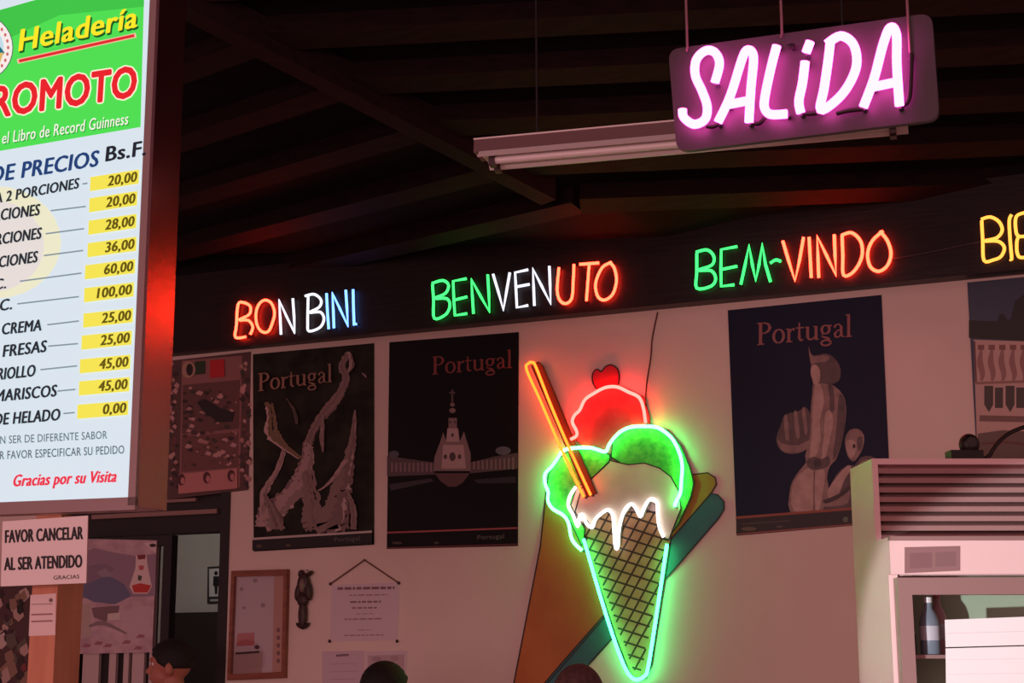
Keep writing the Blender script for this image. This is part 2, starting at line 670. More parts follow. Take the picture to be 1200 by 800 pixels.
G_N = [(0, 0), (0, 1), (1, 0), (1, 1)]
G_V = [(0, 1), (.5, 0), (1, 1)]
G_O = [(.5, 1), (1, .75), (1, .25), (.5, 0), (0, .25), (0, .75)]
ex = []
xx, hh = 1222.0, 50.0
for ch in 'NVENIDO':
    yy = 300 - (xx - 1200) * .1
    if ch == 'N':
        ex.append((YEL, [('l', gl(xx, yy, 22, hh, G_N))]))
    elif ch == 'V':
        ex.append((YEL, [('l', gl(xx, yy, 22, hh, G_V))]))
    elif ch == 'E':
        ex.append((YEL, [('l', gl(xx, yy, 20, hh, [(1, 1), (0, 1), (0, .5), (0, 0), (1, 0)])), ('l', gl(xx, yy, 20, hh, [(0, .5), (1, .5)]))]))
    elif ch == 'I':
        ex.append((YEL, [('l', gl(xx, yy, 20, hh, [(.3, 0), (.3, 1)]))])); xx -= 14
    elif ch == 'D':
        ex.append((YEL, [('s', gl(xx, yy, 22, hh, [(0, 1), (.6, .95), (1, .6), (.9, .25), (.4, 0), (0, 0), (0, .5), (0, .95)]))]))
    else:
        ex.append((YEL, [('c', gl(xx, yy, 24, hh, G_O))]))
    xx += 31
letters('neon_word_sign', 'yellow neon word starting BIE at the right end of the fascia', (1100, 230), 8.0, [
    (YEL, [('s', [(404, 228), (490, 205), (572, 250), (602, 330), (550, 400), (430, 430), (562, 432), (622, 490), (592, 572), (520, 606), (432, 612), (420, 430), (410, 240)])]),
    (YEL, [('s', [(690, 184), (668, 240), (676, 420), (690, 590), (676, 600)])]),
    (YEL, [('s', [(880, 160), (800, 168), (732, 205), (728, 320), (755, 385), (850, 380)]), ('s', [(755, 385), (738, 440), (742, 540), (775, 584), (880, 572)])]),
] + [(mt, [(k, [((x - 1100) * 8, (y - 230) * 8) for x, y in pts]) for k, pts in st]) for mt, st in ex], FASP, .021, .0068, (1190, 285))
# thin conductor strung along the fascia
b = MB()
b.tube(smooth2([FASP.at(1046, 304, .008), FASP.at(1090, 296, .008), FASP.at(1148, 284, .008)], 5), .003, mat('grey_wire', s(70, 60, 62), .5), 6)
tag(b.build('wire'), 'thin grey wire along the fascia between BEM-VINDO and the yellow word', 'wire')

# ------------------------------------------------------------------ SALIDA sign
SD = at(940, 96, 4.35)
SALP = Plane(SD, (0.03, -1, 0))
quad = [(783, 58), (1092, 15), (1101, 140), (793, 178)]
e = empty('exit_sign', SALP.at(940, 96))
tag(e, 'glowing pink neon SALIDA sign on a dark panel hanging from the ceiling', 'neon sign')


def rounded(q, r=0.12, n=5):
    q = [Vector(p) for p in q]
    out = []
    for i in range(4):
        p0, p, p1 = q[i - 1], q[i], q[(i + 1) % 4]
        a = p + (p0 - p).normalized() * r
        c = p + (p1 - p).normalized() * r
        for k in range(n + 1):
            t = k / n
            out.append(a * (1 - t) ** 2 + p * 2 * t * (1 - t) + c * t * t)
    return out


b = MB()
b.prism(rounded([SALP.at(*p) for p in quad], .035), -SALP.n * .02, mat('sign_panel', s(62, 52, 56), 0.5, bump=.02))
b.build('panel', e)
sal = [
    [('s', [(272, 338), (290, 265), (272, 222), (236, 215), (200, 250), (196, 310), (222, 370), (242, 430), (234, 480), (192, 500), (152, 474), (146, 442)])],
    [('s', [(284, 492), (332, 390), (380, 240), (402, 212), (422, 240), (412, 360), (404, 492)]), ('s', [(322, 424), (405, 408)])],
    [('s', [(512, 196), (490, 280), (466, 395), (466, 440), (490, 462), (552, 460)])],
    [('s', [(622, 258), (612, 340), (598, 410), (605, 455)]), ('s', [(642, 180), (626, 222)])],
    [('s', [(705, 190), (760, 158), (810, 192), (822, 270), (790, 350), (740, 410), (682, 444), (696, 360), (712, 250), (720, 180)])],
    [('s', [(848, 434), (890, 322), (925, 190), (952, 126), (976, 152), (978, 270), (988, 428)]), ('s', [(886, 356), (982, 336)])],
]
M_blk = mat('blackout_paint', s(40, 14, 30), .5)
for st in sal:
    b = MB()
    for kind, pts in st:
        pp = smooth2([SALP.at(760 + x / 3.333, y / 3.333, .035) for x, y in pts], 5)
        b.tube(pp, .0125, MAG, 10)
        for p in (pp[0], pp[-1]):
            b.tube([p - SALP.n * .036, p - SALP.n * .008], .007, M_clip, 6)
    b.build('letter', e)
for pts in ([(405, 488), (440, 490), (462, 465)], [(606, 452), (650, 452), (684, 440)], [(740, 452), (790, 440), (846, 434)], [(988, 424), (1020, 400), (1028, 300), (1030, 220)],
            [(552, 196), (570, 190), (575, 205)], [(236, 500), (260, 503), (284, 490)]):
    b = MB()
    b.tube(smooth2([SALP.at(760 + x / 3.333, y / 3.333, .022) for x, y in pts], 4), .0075, M_blk, 8)
    b.build('blackout_tube', e)
M_wire = mat('steel_wire', s(150, 120, 118), .4, metal=.6)
for (x, y, dx) in ((806, 56, 0), (917, 40, 0), (1067, 66, 0)):
    b = MB()
    p = SALP.at(x, y, .006)
    # the wire rises to the boards above
    t_ = (P1.o - p).dot(P1.n) / P1.n.z
    q = p + Vector((0, 0, t_ - .01))
    b.tube([p + Vector((-.004, 0, -.012)), p, q], .0042, M_wire, 6)
    b.build('hanging_wire', e)

# ------------------------------------------------------------------ fluorescent batten
fl = at(560, 196, 5.15)
rz = ray(1072, 151).z
fr_ = at(1072, 151, (fl.z - 1.6) / rz)
ax = (fr_ - fl)
FLn = ax.length
ax.normalize()
sdv = ax.cross(Vector((0, 0, 1))).normalized()
zv = Vector((0, 0, 1))
e = empty('fluorescent_lamp', (fl + fr_) / 2 + zv * .05)
tag(e, 'unlit white fluorescent batten lamp hanging behind the SALIDA sign', 'ceiling lamp')
M_enam = mat('white_enamel', s(235, 225, 222), .35)
M_hous = mat('shaded_lamp_housing', s(112, 84, 86), .5)  # housing darker than the white enamel: its side's shade is in the colour


def extr(b, prof, o, L, mt):
    pts = [o + sdv * x + zv * z for x, z in prof]
    b.prism(pts, ax * L, mt)


b = MB()
extr(b, [(-.05, .035), (.05, .035), (.045, .078), (-.045, .078)], fl, FLn, M_hous)
extr(b, [(-.05, .078), (.05, .078), (.05, .083), (-.05, .083)], fl, FLn, M_enam)
b.build('housing', e)
b = MB()
extr(b, [(-.045, .034), (-.074, .01), (-.078, .012), (-.052, .036)], fl + ax * .02, FLn - .04, M_enam)
extr(b, [(.052, .036), (.078, .012), (.074, .01), (.045, .034)], fl + ax * .02, FLn - .04, M_enam)
extr(b, [(-.05, .03), (.05, .03), (.05, .036), (-.05, .036)], fl + ax * .02, FLn - .04, M_enam)
b.build('reflector', e)
for sx in (-.032, .032):
    b = MB()
    p = fl + sdv * sx + zv * .008
    b.tube([p + ax * .06, p + ax * (FLn - .06)], .013, mat('frosted_tube', s(240, 232, 230), .3), 12)
    b.build('tube', e)
for k in (0.05, FLn - .075):
    for sx in (-.032, .032):
        b = MB()
        extr(b, [(sx - .017, -.012), (sx + .017, -.012), (sx + .017, .035), (sx - .017, .035)], fl + ax * k, .02, mat('lamp_holder', s(70, 48, 50), .4))
        b.build('lamp_holder', e)
for k in (.2, FLn - .2):
    b = MB()
    p = fl + ax * k + zv * .09
    t_ = (P1.o - p).dot(P1.n) / P1.n.z
    b.tube([p, p + zv * (t_ - .01)], .004, M_black, 6)
    b.build('rod', e)

# ------------------------------------------------------------------ price board
BA = R(6.0)
BN = Vector((math.sin(BA), -math.cos(BA), 0))      # its face turns a little
BU = Vector((math.cos(BA), math.sin(BA), 0))
BP = Plane(at(170, 300, 4.3), BN)
e = empty('price_board', BP.at(100, 590))
tag(e, 'tall backlit white and green ice cream parlour price board with red lettering', 'menu board')
M_bframe = mat('board_frame', s(150, 128, 128), .45, metal=.3)
M_bside = mat('brushed_side', s(212, 160, 158), .24, metal=1.0, bump=.03)
rt_edge = BP.at(170, 300)
zb = BP.at(156, 592).z
ztb = BP.at(183, -40).z
x_r = 0.0
x_l = (BP.at(-170, 300) - rt_edge).dot(BU)
T = .165
o0 = Vector((rt_edge.x, rt_edge.y, zb))
ln = -x_l


def bpt(u, z, off=0):
    return Vector((rt_edge.x, rt_edge.y, 0)) + BU * u + Vector((0, 0, z)) + BN * off


b = MB()
b.box(bpt(-ln, zb, -T), BU * ln, Vector((0, 0, ztb - zb)), BN * (T - .012), M_bside)
b.build('housing', e)
b = MB()
fw = .018
b.box(bpt(-fw, zb, -.012), BU * (fw + .004), Vector((0, 0, ztb - zb)), BN * .016, M_bframe)
b.box(bpt(-ln, zb - .012, -.012), BU * (ln + .004), Vector((0, 0, .034)), BN * .016, M_bframe)
b.box(bpt(-ln, ztb - .02, -.012), BU * (ln + .004), Vector((0, 0, .02)), BN * .016, M_bframe)
b.box(bpt(-ln - .004, zb, -.012), BU * fw, Vector((0, 0, ztb - zb)), BN * .016, M_bframe)
b.build('frame', e)
A = Art(BP, .001, .0003)
white = mat('backlit_white', s(140, 144, 148), .35, emit=s(206, 230, 240), strength=.88, spec=.2)
mg = .019
q = [bpt(-ln + mg, zb + .022), bpt(-mg, zb + .022), bpt(-mg, ztb - .02), bpt(-ln + mg, ztb - .02)]
A.mb.prism([p - BN * .004 for p in q], BN * .005, white)
A.k = 1
# pale picture of a scoop behind the rows
A.disc(-6, 284, 78, 66, lit(230, 236, 204))
A.layer()
A.disc(-10, 288, 62, 54, lit(224, 224, 220))
A.layer()
A.poly([(-160, 56), (0, 12), (60, -5), (170, -34), (165, 149), (0, 177), (-160, 205)], lit(76, 226, 84))
A.layer()
A.poly([(-160, 40), (0, 12), (60, -5), (170, -34), (169, 8), (70, 18), (0, 50), (-160, 90)], lit(60, 200, 72))
A.layer()
# round emblem
A.disc(-19, 56, 35, 38, lit(70, 90, 90)); A.layer()
A.disc(-19, 56, 34, 37, lit(240, 240, 236)); A.layer()
for i in range(26):
    a = 2 * math.pi * i / 26
    A.disc(-19 + 29 * math.cos(a), 56 + 32 * math.sin(a), 1.6, 2.2, lit(200, 110, 110), 8)
A.disc(-19, 56, 24, 26, lit(190, 225, 235)); A.layer()
A.poly([(-42, 62), (-19, 30), (6, 62), (3, 66), (-40, 68)], lit(20, 110, 130)); A.layer()
A.poly([(-42, 64), (5, 62), (0, 76), (-19, 82), (-36, 76)], lit(215, 190, 110)); A.layer()
A.poly([(-30, 50), (-12, 48), (-10, 62), (-30, 64)], lit(200, 80, 60)); A.layer()
G = lit
for dx, dy in ((1.6, 2.2),):
    A.text('Heladería', 23 + dx, 60 + dy, 160 + dx, 32 + dy, 25, lit(20, 90, 30), .12, .05)
A.layer()
A.text('Heladería', 23, 60, 160, 32, 25, lit(246, 236, 40), .12, .04)
A.ribbon([(21, 72.4), (160, 41.6)], 5.4, lit(246, 190, 170)); A.layer()
A.ribbon([(23, 72), (158, 42)], 3.4, lit(216, 44, 44)); A.layer()
A.text('CO', -60, 147, -12, 139, 35, lit(250, 244, 220), .06, .085, 12)
A.text('ROMOTO', -7, 138, 159, 113, 35, lit(250, 244, 220), .06, .085, 12); A.layer()
A.text('CO', -60, 147, -12, 139, 35, lit(226, 34, 44), .06, .04, 10)
A.text('ROMOTO', -7, 138, 159, 113, 35, lit(226, 34, 44), .06, .04, 10); A.layer()
A.text('en el Libro de Record Guinness', -12, 172.5, 151.6, 147, 13.5, lit(40, 150, 50), .1, .01); A.layer()
A.text('en el Libro de Record Guinness', -13, 171.5, 150.6, 146, 13.5, lit(236, 250, 232), .1, .012); A.layer()
A.text('LISTA', -78, 226, -20, 216, 19, lit(30, 64, 120), .12, .045)
A.text('DE PRECIOS', -10, 214.5, 115, 195, 18.5, lit(30, 64, 120), .14, .045)
A.text('Bs.F.', 125, 189.5, 171, 182, 17, lit(30, 34, 44), .1, .05)
rows = [(213, 107, 164, '20,00'), (238, 106, 162, '20,00'), (264.5, 105, 161, '28,00'), (291, 104, 161, '36,00'), (317, 101, 159.5, '60,00'), (344, 100, 158, '100,00'),
        (374, 99, 157, '25,00'), (400, 97, 155.5, '25,00'), (428, 95, 154, '45,00'), (454, 94, 153, '45,00'), (481.5, 92, 151.5, '0,00')]
for yc, xa, xb, tx in rows:
    sl = -(750 - yc) / 3400.0
    xm = (xa + xb) / 2
    ya, yb = yc - 1 + sl * (xa - xm), yc - 1 + sl * (xb - xm)
    A.poly([(xa, ya - 8.5), (xb, yb - 8.5), (xb - .6, yb + 8), (xa - .6, ya + 8)], lit(238, 232, 84))
A.layer()
for yc, xa, xb, tx in rows:
    sl = -(750 - yc) / 3400.0
    xm = (xa + xb) / 2
    x1 = xb - 3.5
    x0 = x1 - len(tx) * 6.6
    A.text(tx, x0, yc + 4 + sl * (x0 - xm), x1, yc + 4 + sl * (x1 - xm), 11.5, lit(96, 84, 10), .14, .055)
DK = lit(38, 44, 52)
for tx, x0, y0, x1, y1, h in (('A 2 PORCIONES', -5, 239, 93, 221, 12), ('PORCIONES', -23, 262, 47, 252.5, 13), ('PORCIONES', -21, 290, 49, 280, 13), ('PORCIONES', -25, 317.5, 44.5, 307.5, 13),
                              ('C.', -5, 340, 8, 338, 12), ('C.', 1, 365, 15, 362.5, 13), ('CREMA', 3.5, 392.5, 49.5, 387.5, 13), ('FRESAS', 5, 418.5, 55, 412.5, 13.5),
                              ('CRIOLLO', -11, 446.5, 42, 441, 13.5), ('MARISCOS', -4, 471, 67, 464.5, 13.5), ('DE HELADO', -5, 498.5, 71, 492.5, 13.5)):
    A.text(tx, x0, y0, x1, y1, h, DK, .12, .05)
A.text('EN SER DE DIFERENTE SABOR', -3, 520.5, 127, 514, 9, lit(96, 108, 116), 0, .008)
A.text('POR FAVOR ESPECIFICAR SU PEDIDO', -11, 539, 147, 531.5, 9.5, lit(86, 98, 108), 0, .01)
A.text('Gracias por su Visita', 16.5, 570, 137, 564.5, 13.5, lit(230, 50, 72), .22, .05)
for a, c in (((98, 216.3), (104, 215.3)), ((61, 247.5), (102, 242.5)), ((55, 274.5), (100, 268.5)), ((53, 300), (99, 294)), ((25, 330), (97, 320.5)), ((22, 356.5), (94, 348)),
             ((57, 381), (94, 376.5)), ((58, 406), (93, 403)), ((49, 433.5), (92, 429)), ((69, 458.5), (90, 456.5)), ((76, 484.8), (89, 483.6))):
    A.ribbon([a, c], 1.7, lit(130, 148, 158))
A.mb.build('printed_face', e)

# wooden post that carries the board, notes taped to it
PO = Plane(BP.o - BN * .03, BN)
M_post = mat('post_wood', s(205, 140, 108), .6, noise=(s(190, 122, 92), 3, (8, 8, 1)))
pl_, pr_ = PO.at(35, 740), PO.at(65, 740)
pw = (pr_ - pl_).dot(BU)
b = MB()
o_ = Vector((pl_.x, pl_.y, 0))
b.box(o_, BU * pw, -BN * .12, Vector((0, 0, zb + .0 - .013)), M_post)
po = tag(b.build('post'), 'orange-brown square wooden post under the price board', 'post')
A = Art(PO, .0012, .0003)
A.base([(36, 697), (66, 695), (65, 744), (34, 745)], ink(226, 205, 200))
for y in (708, 720, 728):
    A.ribbon([(37, y), (62, y - .8)], 1.8 if y != 708 else .9, ink(150, 110, 110))
A.disc(60, 703, 2.4, 2.4, ink(120, 90, 90), 10)
tag(A.mb.build('paper_note'), 'white paper notes taped to the front of the wooden post', 'note')

# FAVOR CANCELAR sign
SG = Plane(BP.o + BN * .012, BN)
A = Art(SG, .004, .0004)
A.base([(2, 687), (102, 683), (104, 604), (4, 611)], mat('sign_white', s(236, 226, 222), .5), ink(190, 150, 148))
INK = ink(24, 22, 26)
A.text('FAVOR CANCELAR', 7.5, 636, 98, 631.5, 14.5, INK, 0, .05)
A.text('AL SER ATENDIDO', 6.5, 668, 97, 664.5, 14.5, INK, 0, .05)
A.text('GRACIAS', 64, 679, 94, 677.5, 4.4, INK, 0, .02)
e = tag(A.mb.build('notice_sign'), 'white notice reading FAVOR CANCELAR AL SER ATENDIDO below the price board', 'sign')
b = MB()
b.box(SG.at(12, 613, -.011), BU * .012, -BN * .002, Vector((0, 0, .04)), M_clip)
b.build('bracket', e)
b = MB()
b.box(SG.at(92, 607, -.011), BU * .012, -BN * .002, Vector((0, 0, .04)), M_clip)
b.build('bracket', e)

# ------------------------------------------------------------------ neon ice cream
e = empty('neon_ice_cream_sign', WALL.at(738, 690, .01))
tag(e, 'large neon ice cream cone with scoops and a straw on the wall', 'neon sign')
IG = neon('neon_cone_green', (.50, 13.5, 3.4))
IG2 = neon('neon_scoop_green', (.85, 16.0, 3.0))
IR = neon('neon_dome_red', (28.0, .62, .50))
IO = neon('neon_straw_orange', (9.0, .60, .06))
IW = neon('neon_drip_white', (2.6, 2.4, 2.5))
OUT = ink(30, 22, 18)


def cut(name, pts, mt, off, th=.006, line=1.6, n=0, extra=None):
    """painted board cut-out with an inked edge"""
    if n:
        pts = [(p.x, p.y) for p in smooth2(pts, n, True)]
    A = Art(WALL, off + th, .0004)
    A.mb.prism([WALL.at(x, y, off) for x, y in pts], WALL.n * th, mt)
    if extra:
        A.k = 1
        extra(A)
    if line:
        A.k = 3
        cl = pts + [pts[0]]
        A.ribbon(cl, line, OUT)
    return A.mb.build(name, e)


M_or = mat('paint_orange', s(198, 112, 52), .6, noise=(s(176, 92, 44), 3, (1, 1, 1)))
M_ye = mat('paint_ochre', s(176, 134, 48), .6, noise=(s(160, 118, 40), 3, (1, 1, 1)))
M_te = mat('paint_teal', s(52, 110, 118), .6, noise=(s(44, 96, 104), 3, (1, 1, 1)))
M_gr = mat('paint_green', s(120, 226, 96), .6, noise=(s(72, 190, 76), 34, (1, 1, 1)))
M_re = mat('paint_red', s(226, 62, 74), .6, noise=(s(212, 44, 60), 16, (1, 1, 1)))
M_cr = mat('paint_cream', s(240, 228, 206), .6, noise=(s(226, 212, 190), 8, (1, 1, 1)))
M_wf = mat('paint_waffle', s(196, 158, 112), .6, noise=(s(176, 136, 92), 12, (1, 1, 1)))
cut('painted_ribbon', [(641, 575), (634, 640), (603, 800), (592, 850), (604, 850), (640, 803), (712, 720), (700, 650), (690, 590)], M_or, .001)
cut('painted_ribbon', [(780, 640), (790, 585), (812, 556), (830, 554), (839, 560), (840, 568), (834, 578)], M_ye, .001)
cut('painted_ribbon', [(600, 846), (658, 778), (780, 640), (834, 578), (842, 580), (849, 588), (849, 597), (843, 607), (790, 668), (693, 776), (634, 846)], M_te, .002)


def waffle(A):
    L, Rr = [(688, 640), (745, 792)], [(784, 640), (752, 792)]

    def inside(x, y):
        if y < 596 or y > 793:
            return False
        t = (y - 640) / 152.0
        return 688 + 56 * t + 1.5 < x < 785 - 32 * t - 1.5
    for fam in (0, 1):
        for k in range(-30, 40):
            run = []
            for j in range(0, 120):
                y = 600 + j * 1.65
                x = (690 + k * 13 + (y - 600) * (-.55)) if fam == 0 else None
                if fam == 1:
                    x = 640 + j * 1.7
                    y = 560 + k * 13.5 + (x - 640) * .32
                if inside(x, y):
                    run.append((x, y))
                else:
                    if len(run) > 2:
                        A.ribbon(run[::3] + [run[-1]], 2.2, ink(58, 44, 26))
                    run = []
            if len(run) > 2:
                A.ribbon(run[::3] + [run[-1]], 2.2, ink(58, 44, 26))


cut('painted_cone', [(682, 600), (790, 600), (786, 640), (764, 780), (757, 794), (747, 797), (739, 789), (724, 750), (688, 640)], M_wf, .004, extra=waffle)
# scoops
cut('painted_scoop', [(676, 515), (674, 496), (678, 486), (690, 468), (712, 454), (728, 453), (756, 466), (763, 490), (762, 512), (735, 516), (715, 534), (690, 530)], M_re, .006, .012, 1.2)
cut('painted_scoop', [(718, 536), (720, 518), (735, 503), (764, 499), (784, 505), (799, 522), (810, 548), (815, 566), (811, 584), (797, 614), (786, 628), (776, 590), (793, 572), (786, 558), (772, 550), (752, 545), (734, 546)], M_gr, .008, .012, 1.6)
cut('painted_scoop', [(717, 534), (700, 524), (672, 526), (655, 540), (645, 556), (643, 572), (646, 590), (655, 599), (668, 606), (684, 640), (688, 620), (676, 600), (684, 572), (699, 558), (716, 542)], M_gr, .009, .012, 1.6)
cut('painted_cream', [(700, 557), (717, 540), (738, 545), (757, 543), (775, 549), (788, 559), (797, 575), (800, 596), (786, 632), (778, 630), (772, 592), (764, 588), (754, 608), (742, 593), (732, 608), (728, 640), (724, 640), (721, 606), (714, 599), (702, 608), (697, 620), (688, 607), (682, 616), (671, 592), (678, 572)], M_cr, .012, .010, 1.4)
cut('painted_cherry', [(702, 457), (696, 448), (696, 438), (701, 433), (706, 436), (711, 430), (718, 428), (725, 433), (727, 442), (725, 452), (716, 456)], mat('paint_cherry', s(190, 24, 44), .5), .004, .010, 1.6, 3)
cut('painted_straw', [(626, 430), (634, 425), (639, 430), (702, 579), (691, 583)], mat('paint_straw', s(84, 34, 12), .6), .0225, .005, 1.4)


def ntube(name, pts, mt, off, n=4, r=.0075):
    b = MB()
    pp = smooth2([WALL.at(x, y, off) for x, y in pts], n)
    b.tube(pp, r, mt, 8)
    for p in (pp[0], pp[-1]):
        b.tube([p + Vector((0, off - .006, 0)), p + Vector((0, .005, 0))], .005, M_clip, 6)
    return b.build(name, e)


ntube('neon_tube', [(689.6, 583.5), (662.5, 526.2), (640, 474), (623, 436), (625, 428), (629.5, 427), (633.5, 432), (650, 474), (670, 521), (697.5, 581.3)], IO, .056, 4, .0065)
ntube('neon_tube', [(673, 516), (679.7, 512), (679.7, 506), (675, 496), (677.5, 488), (683.5, 482), (689.5, 470), (700, 462.5), (713.5, 455.7), (727, 455), (740.5, 461), (752.5, 467), (757.7, 479), (760.5, 497)], IR, .044)
ntube('neon_tube', [(686.3, 645.4), (675, 633), (670.5, 612.8), (663.8, 603.8), (652.5, 597), (646.9, 588), (646.9, 576.8), (643.5, 567.8), (643.5, 556.5), (651.4, 547.5), (659.3, 536.3), (663.8, 529.5), (677.3, 526.1), (697.5, 526.1), (713.3, 530.6),
                    (717.8, 522.8), (724.5, 513.8), (733.5, 505.9), (747, 501.4), (769.5, 501.4), (780.8, 505.9), (792, 516), (800, 531.8), (803.3, 547.5), (802.2, 565.5), (801, 579), (795.4, 590.3), (795, 594.8)], IG2, .046)
ntube('neon_tube', [(678.4, 571.2), (671.6, 581.3), (669.4, 592.5), (675, 603.8), (680.6, 617.3), (682.5, 606), (686.3, 603.8), (690.8, 613.9), (697.5, 618.4), (700.9, 609.4), (707.7, 602.7), (715.5, 598.2), (721.2, 603.8), (722.7, 619.5), (724.5, 641),
                    (727.5, 641), (729, 619.5), (734.7, 599.3), (742.5, 591.4), (748.2, 596), (753.8, 606), (758.3, 594.8), (765, 585.8), (772.9, 589.2), (774, 606), (776.3, 619.5), (780.8, 629.7)], IW, .036)
ntube('neon_tube', [(688, 632), (694.3, 653), (708.3, 700.7), (721.3, 741.8), (732.2, 772.2), (740.8, 789.5), (749.5, 796), (759.3, 791.7), (763.6, 780.8), (773.3, 720), (784.2, 646.5), (785.3, 638.7)], IG, .044)
b = MB()
b.tube(smooth2([WALL.at(771, 366, .004), WALL.at(765, 396, .006), WALL.at(763, 420, .006), WALL.at(759, 448, .01), WALL.at(758, 478, .03)], 5), .0035, mat('brown_cord', s(96, 50, 44), .5), 6)
b.build('power_cord', e)


# ------------------------------------------------------------------ posters on the back wall
PWALL = Plane((0, W - .003, 0), (0, -1, 0))


def poster(name, label, quad, base, paint, group='travel posters', cat='poster', thick=.002, edge=None):
    A = Art(PWALL, thick, .0004)
    A.base(quad, base, edge)
    paint(A)
    return tag(A.mb.build(name), label, cat, group)


def cr(ox, oy, sc):
    return lambda *pts: [(ox + x / sc, oy + y / sc) for x, y in pts]


M_p1 = mat('print_foliage', s(16, 20, 15), .5, noise=(s(46, 46, 34), 9, (1, 1, 1)), spec=.2)


def stream(A, pts, ws, mt):
    rnd = random.Random(int(pts[0][0] * 7 + pts[-1][1]))
    full = smooth2([(p[0], p[1], wd) for p, wd in zip(pts, ws)], 8)
    for k in range(9):
        a, o = [], rnd.uniform(-.5, .5)
        for i, q in enumerate(full):
            a.append((min(431, max(306.5, q.x + q.z * (o + rnd.uniform(-.1, .1)))), q.y, q.z * rnd.uniform(.14, .42)))
        i0 = rnd.randint(0, 3)
        A.ribbon([v[:2] for v in a[i0:]], [v[2] for v in a[i0:]], [mt, ink(126, 102, 100), mt, ink(194, 168, 164), mt, ink(150, 128, 122)][k % 6])
        A.layer()


def paint1(A):
    c = cr(290, 410, 3.333)
    FA, FB = ink(178, 150, 146), ink(140, 118, 112)
    for pts, ws, mt in (
        ([(400, 5), (372, 60), (388, 110), (370, 160), (330, 215), (300, 255), (262, 310), (238, 370)], [8, 10, 10, 12, 16, 14, 11, 12], FB),
        ([(238, 360), (235, 420), (215, 490), (180, 555), (110, 620), (45, 690)], [10, 13, 20, 24, 30, 36], FA),
        ([(240, 470), (250, 560), (262, 640), (265, 700)], [12, 15, 19, 24], FB),
        ([(85, 205), (95, 260), (100, 330), (150, 380), (210, 425)], [9, 8, 14, 9, 5], mat('print_moss', s(120, 100, 66), .5)),
        ([(150, 380), (118, 470), (70, 550), (52, 640)], [5, 6, 8, 7], FA),
        ([(425, 235), (420, 340), (408, 420), (390, 520), (372, 600), (345, 700)], [3, 8, 14, 24, 32, 42], FB),
        ([(395, 430), (335, 510), (285, 550)], [8, 5, 3], FA),
        ([(395, 90), (412, 60), (402, 8)], [3, 5, 3], FA),
        ([(300, 255), (296, 330), (300, 400)], [3, 5, 2], FB),
        ([(70, 560), (100, 620), (130, 700)], [3, 9, 14], FB),
        ([(385, 540), (410, 610), (412, 700)], [5, 8, 9], FB),
        ([(455, 90), (470, 105), (490, 112)], [2, 3, 2], FB),
        ([(160, 190), (190, 240), (200, 290)], [1, 3, 2], ink(70, 66, 56)),
    ):
        stream(A, c(*pts), ws, mt)
    A.ribbon([(298, 631.5), (438, 623)], 2.6, ink(196, 186, 180))
    A.poly([(298, 633), (438, 625), (438, 637), (298, 645)], ink(20, 14, 12))
    A.layer()
    A.text('Portugal', 394, 635, 424, 633, 5, ink(96, 100, 92), 0, 0)
    A.disc(306, 640, 3.5, 2, ink(80, 66, 54)); A.disc(340, 639, 3, 1.4, ink(90, 74, 50))
    A.serif(305, 459, 392, 448, 21, ink(150, 116, 96))


poster('poster', 'travel poster titled Portugal with branching waterfalls over dark rock', [(297.5, 646), (438.5, 638), (438.5, 402), (296.5, 415)], M_p1, paint1)


def paint2(A):
    c = cr(440, 290, 2.163)
    S1, S2, S3 = ink(188, 160, 158), ink(140, 116, 116), ink(92, 76, 78)
    A.poly(c((30, 528), (150, 545), (150, 575), (30, 580)), S3)
    A.poly(c((240, 545), (300, 530), (362, 520), (362, 560), (240, 572)), S3)
    A.layer()
    for i in range(10):
        x = 40 + i * 11
        A.poly(c((x, 545), (x + 5, 545), (x + 5, 568), (x, 568)), S2)
    for i in range(10):
        x = 248 + i * 11
        A.poly(c((x, 542 - i * 1.2), (x + 5, 542 - i * 1.2), (x + 5, 562), (x, 562)), S2)
    A.poly(c((165, 492), (172, 468), (180, 490), (215, 490), (225, 466), (232, 490), (242, 522), (242, 566), (148, 566), (150, 532)), S2)
    A.layer()
    A.poly(c((172, 500), (224, 500), (230, 560), (168, 560)), S1)
    A.poly(c((183, 458), (210, 458), (214, 492), (180, 492)), S1)
    A.poly(c((186, 432), (207, 432), (207, 458), (186, 458)), S2)
    A.layer()
    for (x, y, r) in ((190, 442, 3), (202, 442, 3), (196, 475, 4), (196, 530, 9), (178, 530, 5), (214, 530, 5)):
        A.disc(440 + x / 2.163, 290 + y / 2.163, r / 2.4, r / 1.7, ink(80, 60, 62), 10)
    for (x, y, r) in ((196, 413, 8), (196, 398, 6)):
        A.disc(440 + x / 2.163, 290 + y / 2.163, r / 2.163, r / 2.6, S2, 12)
    A.poly(c((193, 360), (198, 360), (198, 392), (193, 392)), S3)
    A.poly(c((188, 366), (203, 366), (203, 370), (188, 370)), S3)
    A.poly(c((150, 572), (240, 572), (222, 596), (205, 606), (186, 606), (166, 592)), ink(96, 66, 64))
    A.poly(c((35, 600), (140, 585), (150, 592), (40, 616)), ink(52, 46, 50))
    A.poly(c((250, 588), (355, 580), (358, 596), (260, 598)), ink(38, 34, 40))
    A.disc(590, 528, 9, 5, ink(100, 104, 112)); A.disc(462, 532, 6, 4, ink(84, 90, 98))
    A.layer()
    A.ribbon([(454, 624), (607, 618.5)], 2.0, ink(170, 78, 84))
    A.ribbon([(454, 642), (607, 637.5)], 1.2, ink(120, 50, 54))
    A.text('Portugal', 560, 632, 591, 630.5, 5, ink(110, 104, 98), 0, 0)
    A.disc(466, 636, 6, 1.5, ink(70, 62, 50)); A.disc(512, 636, 3, 1.4, ink(66, 56, 50))
    A.serif(507, 439, 601, 431, 21, ink(138, 62, 60))


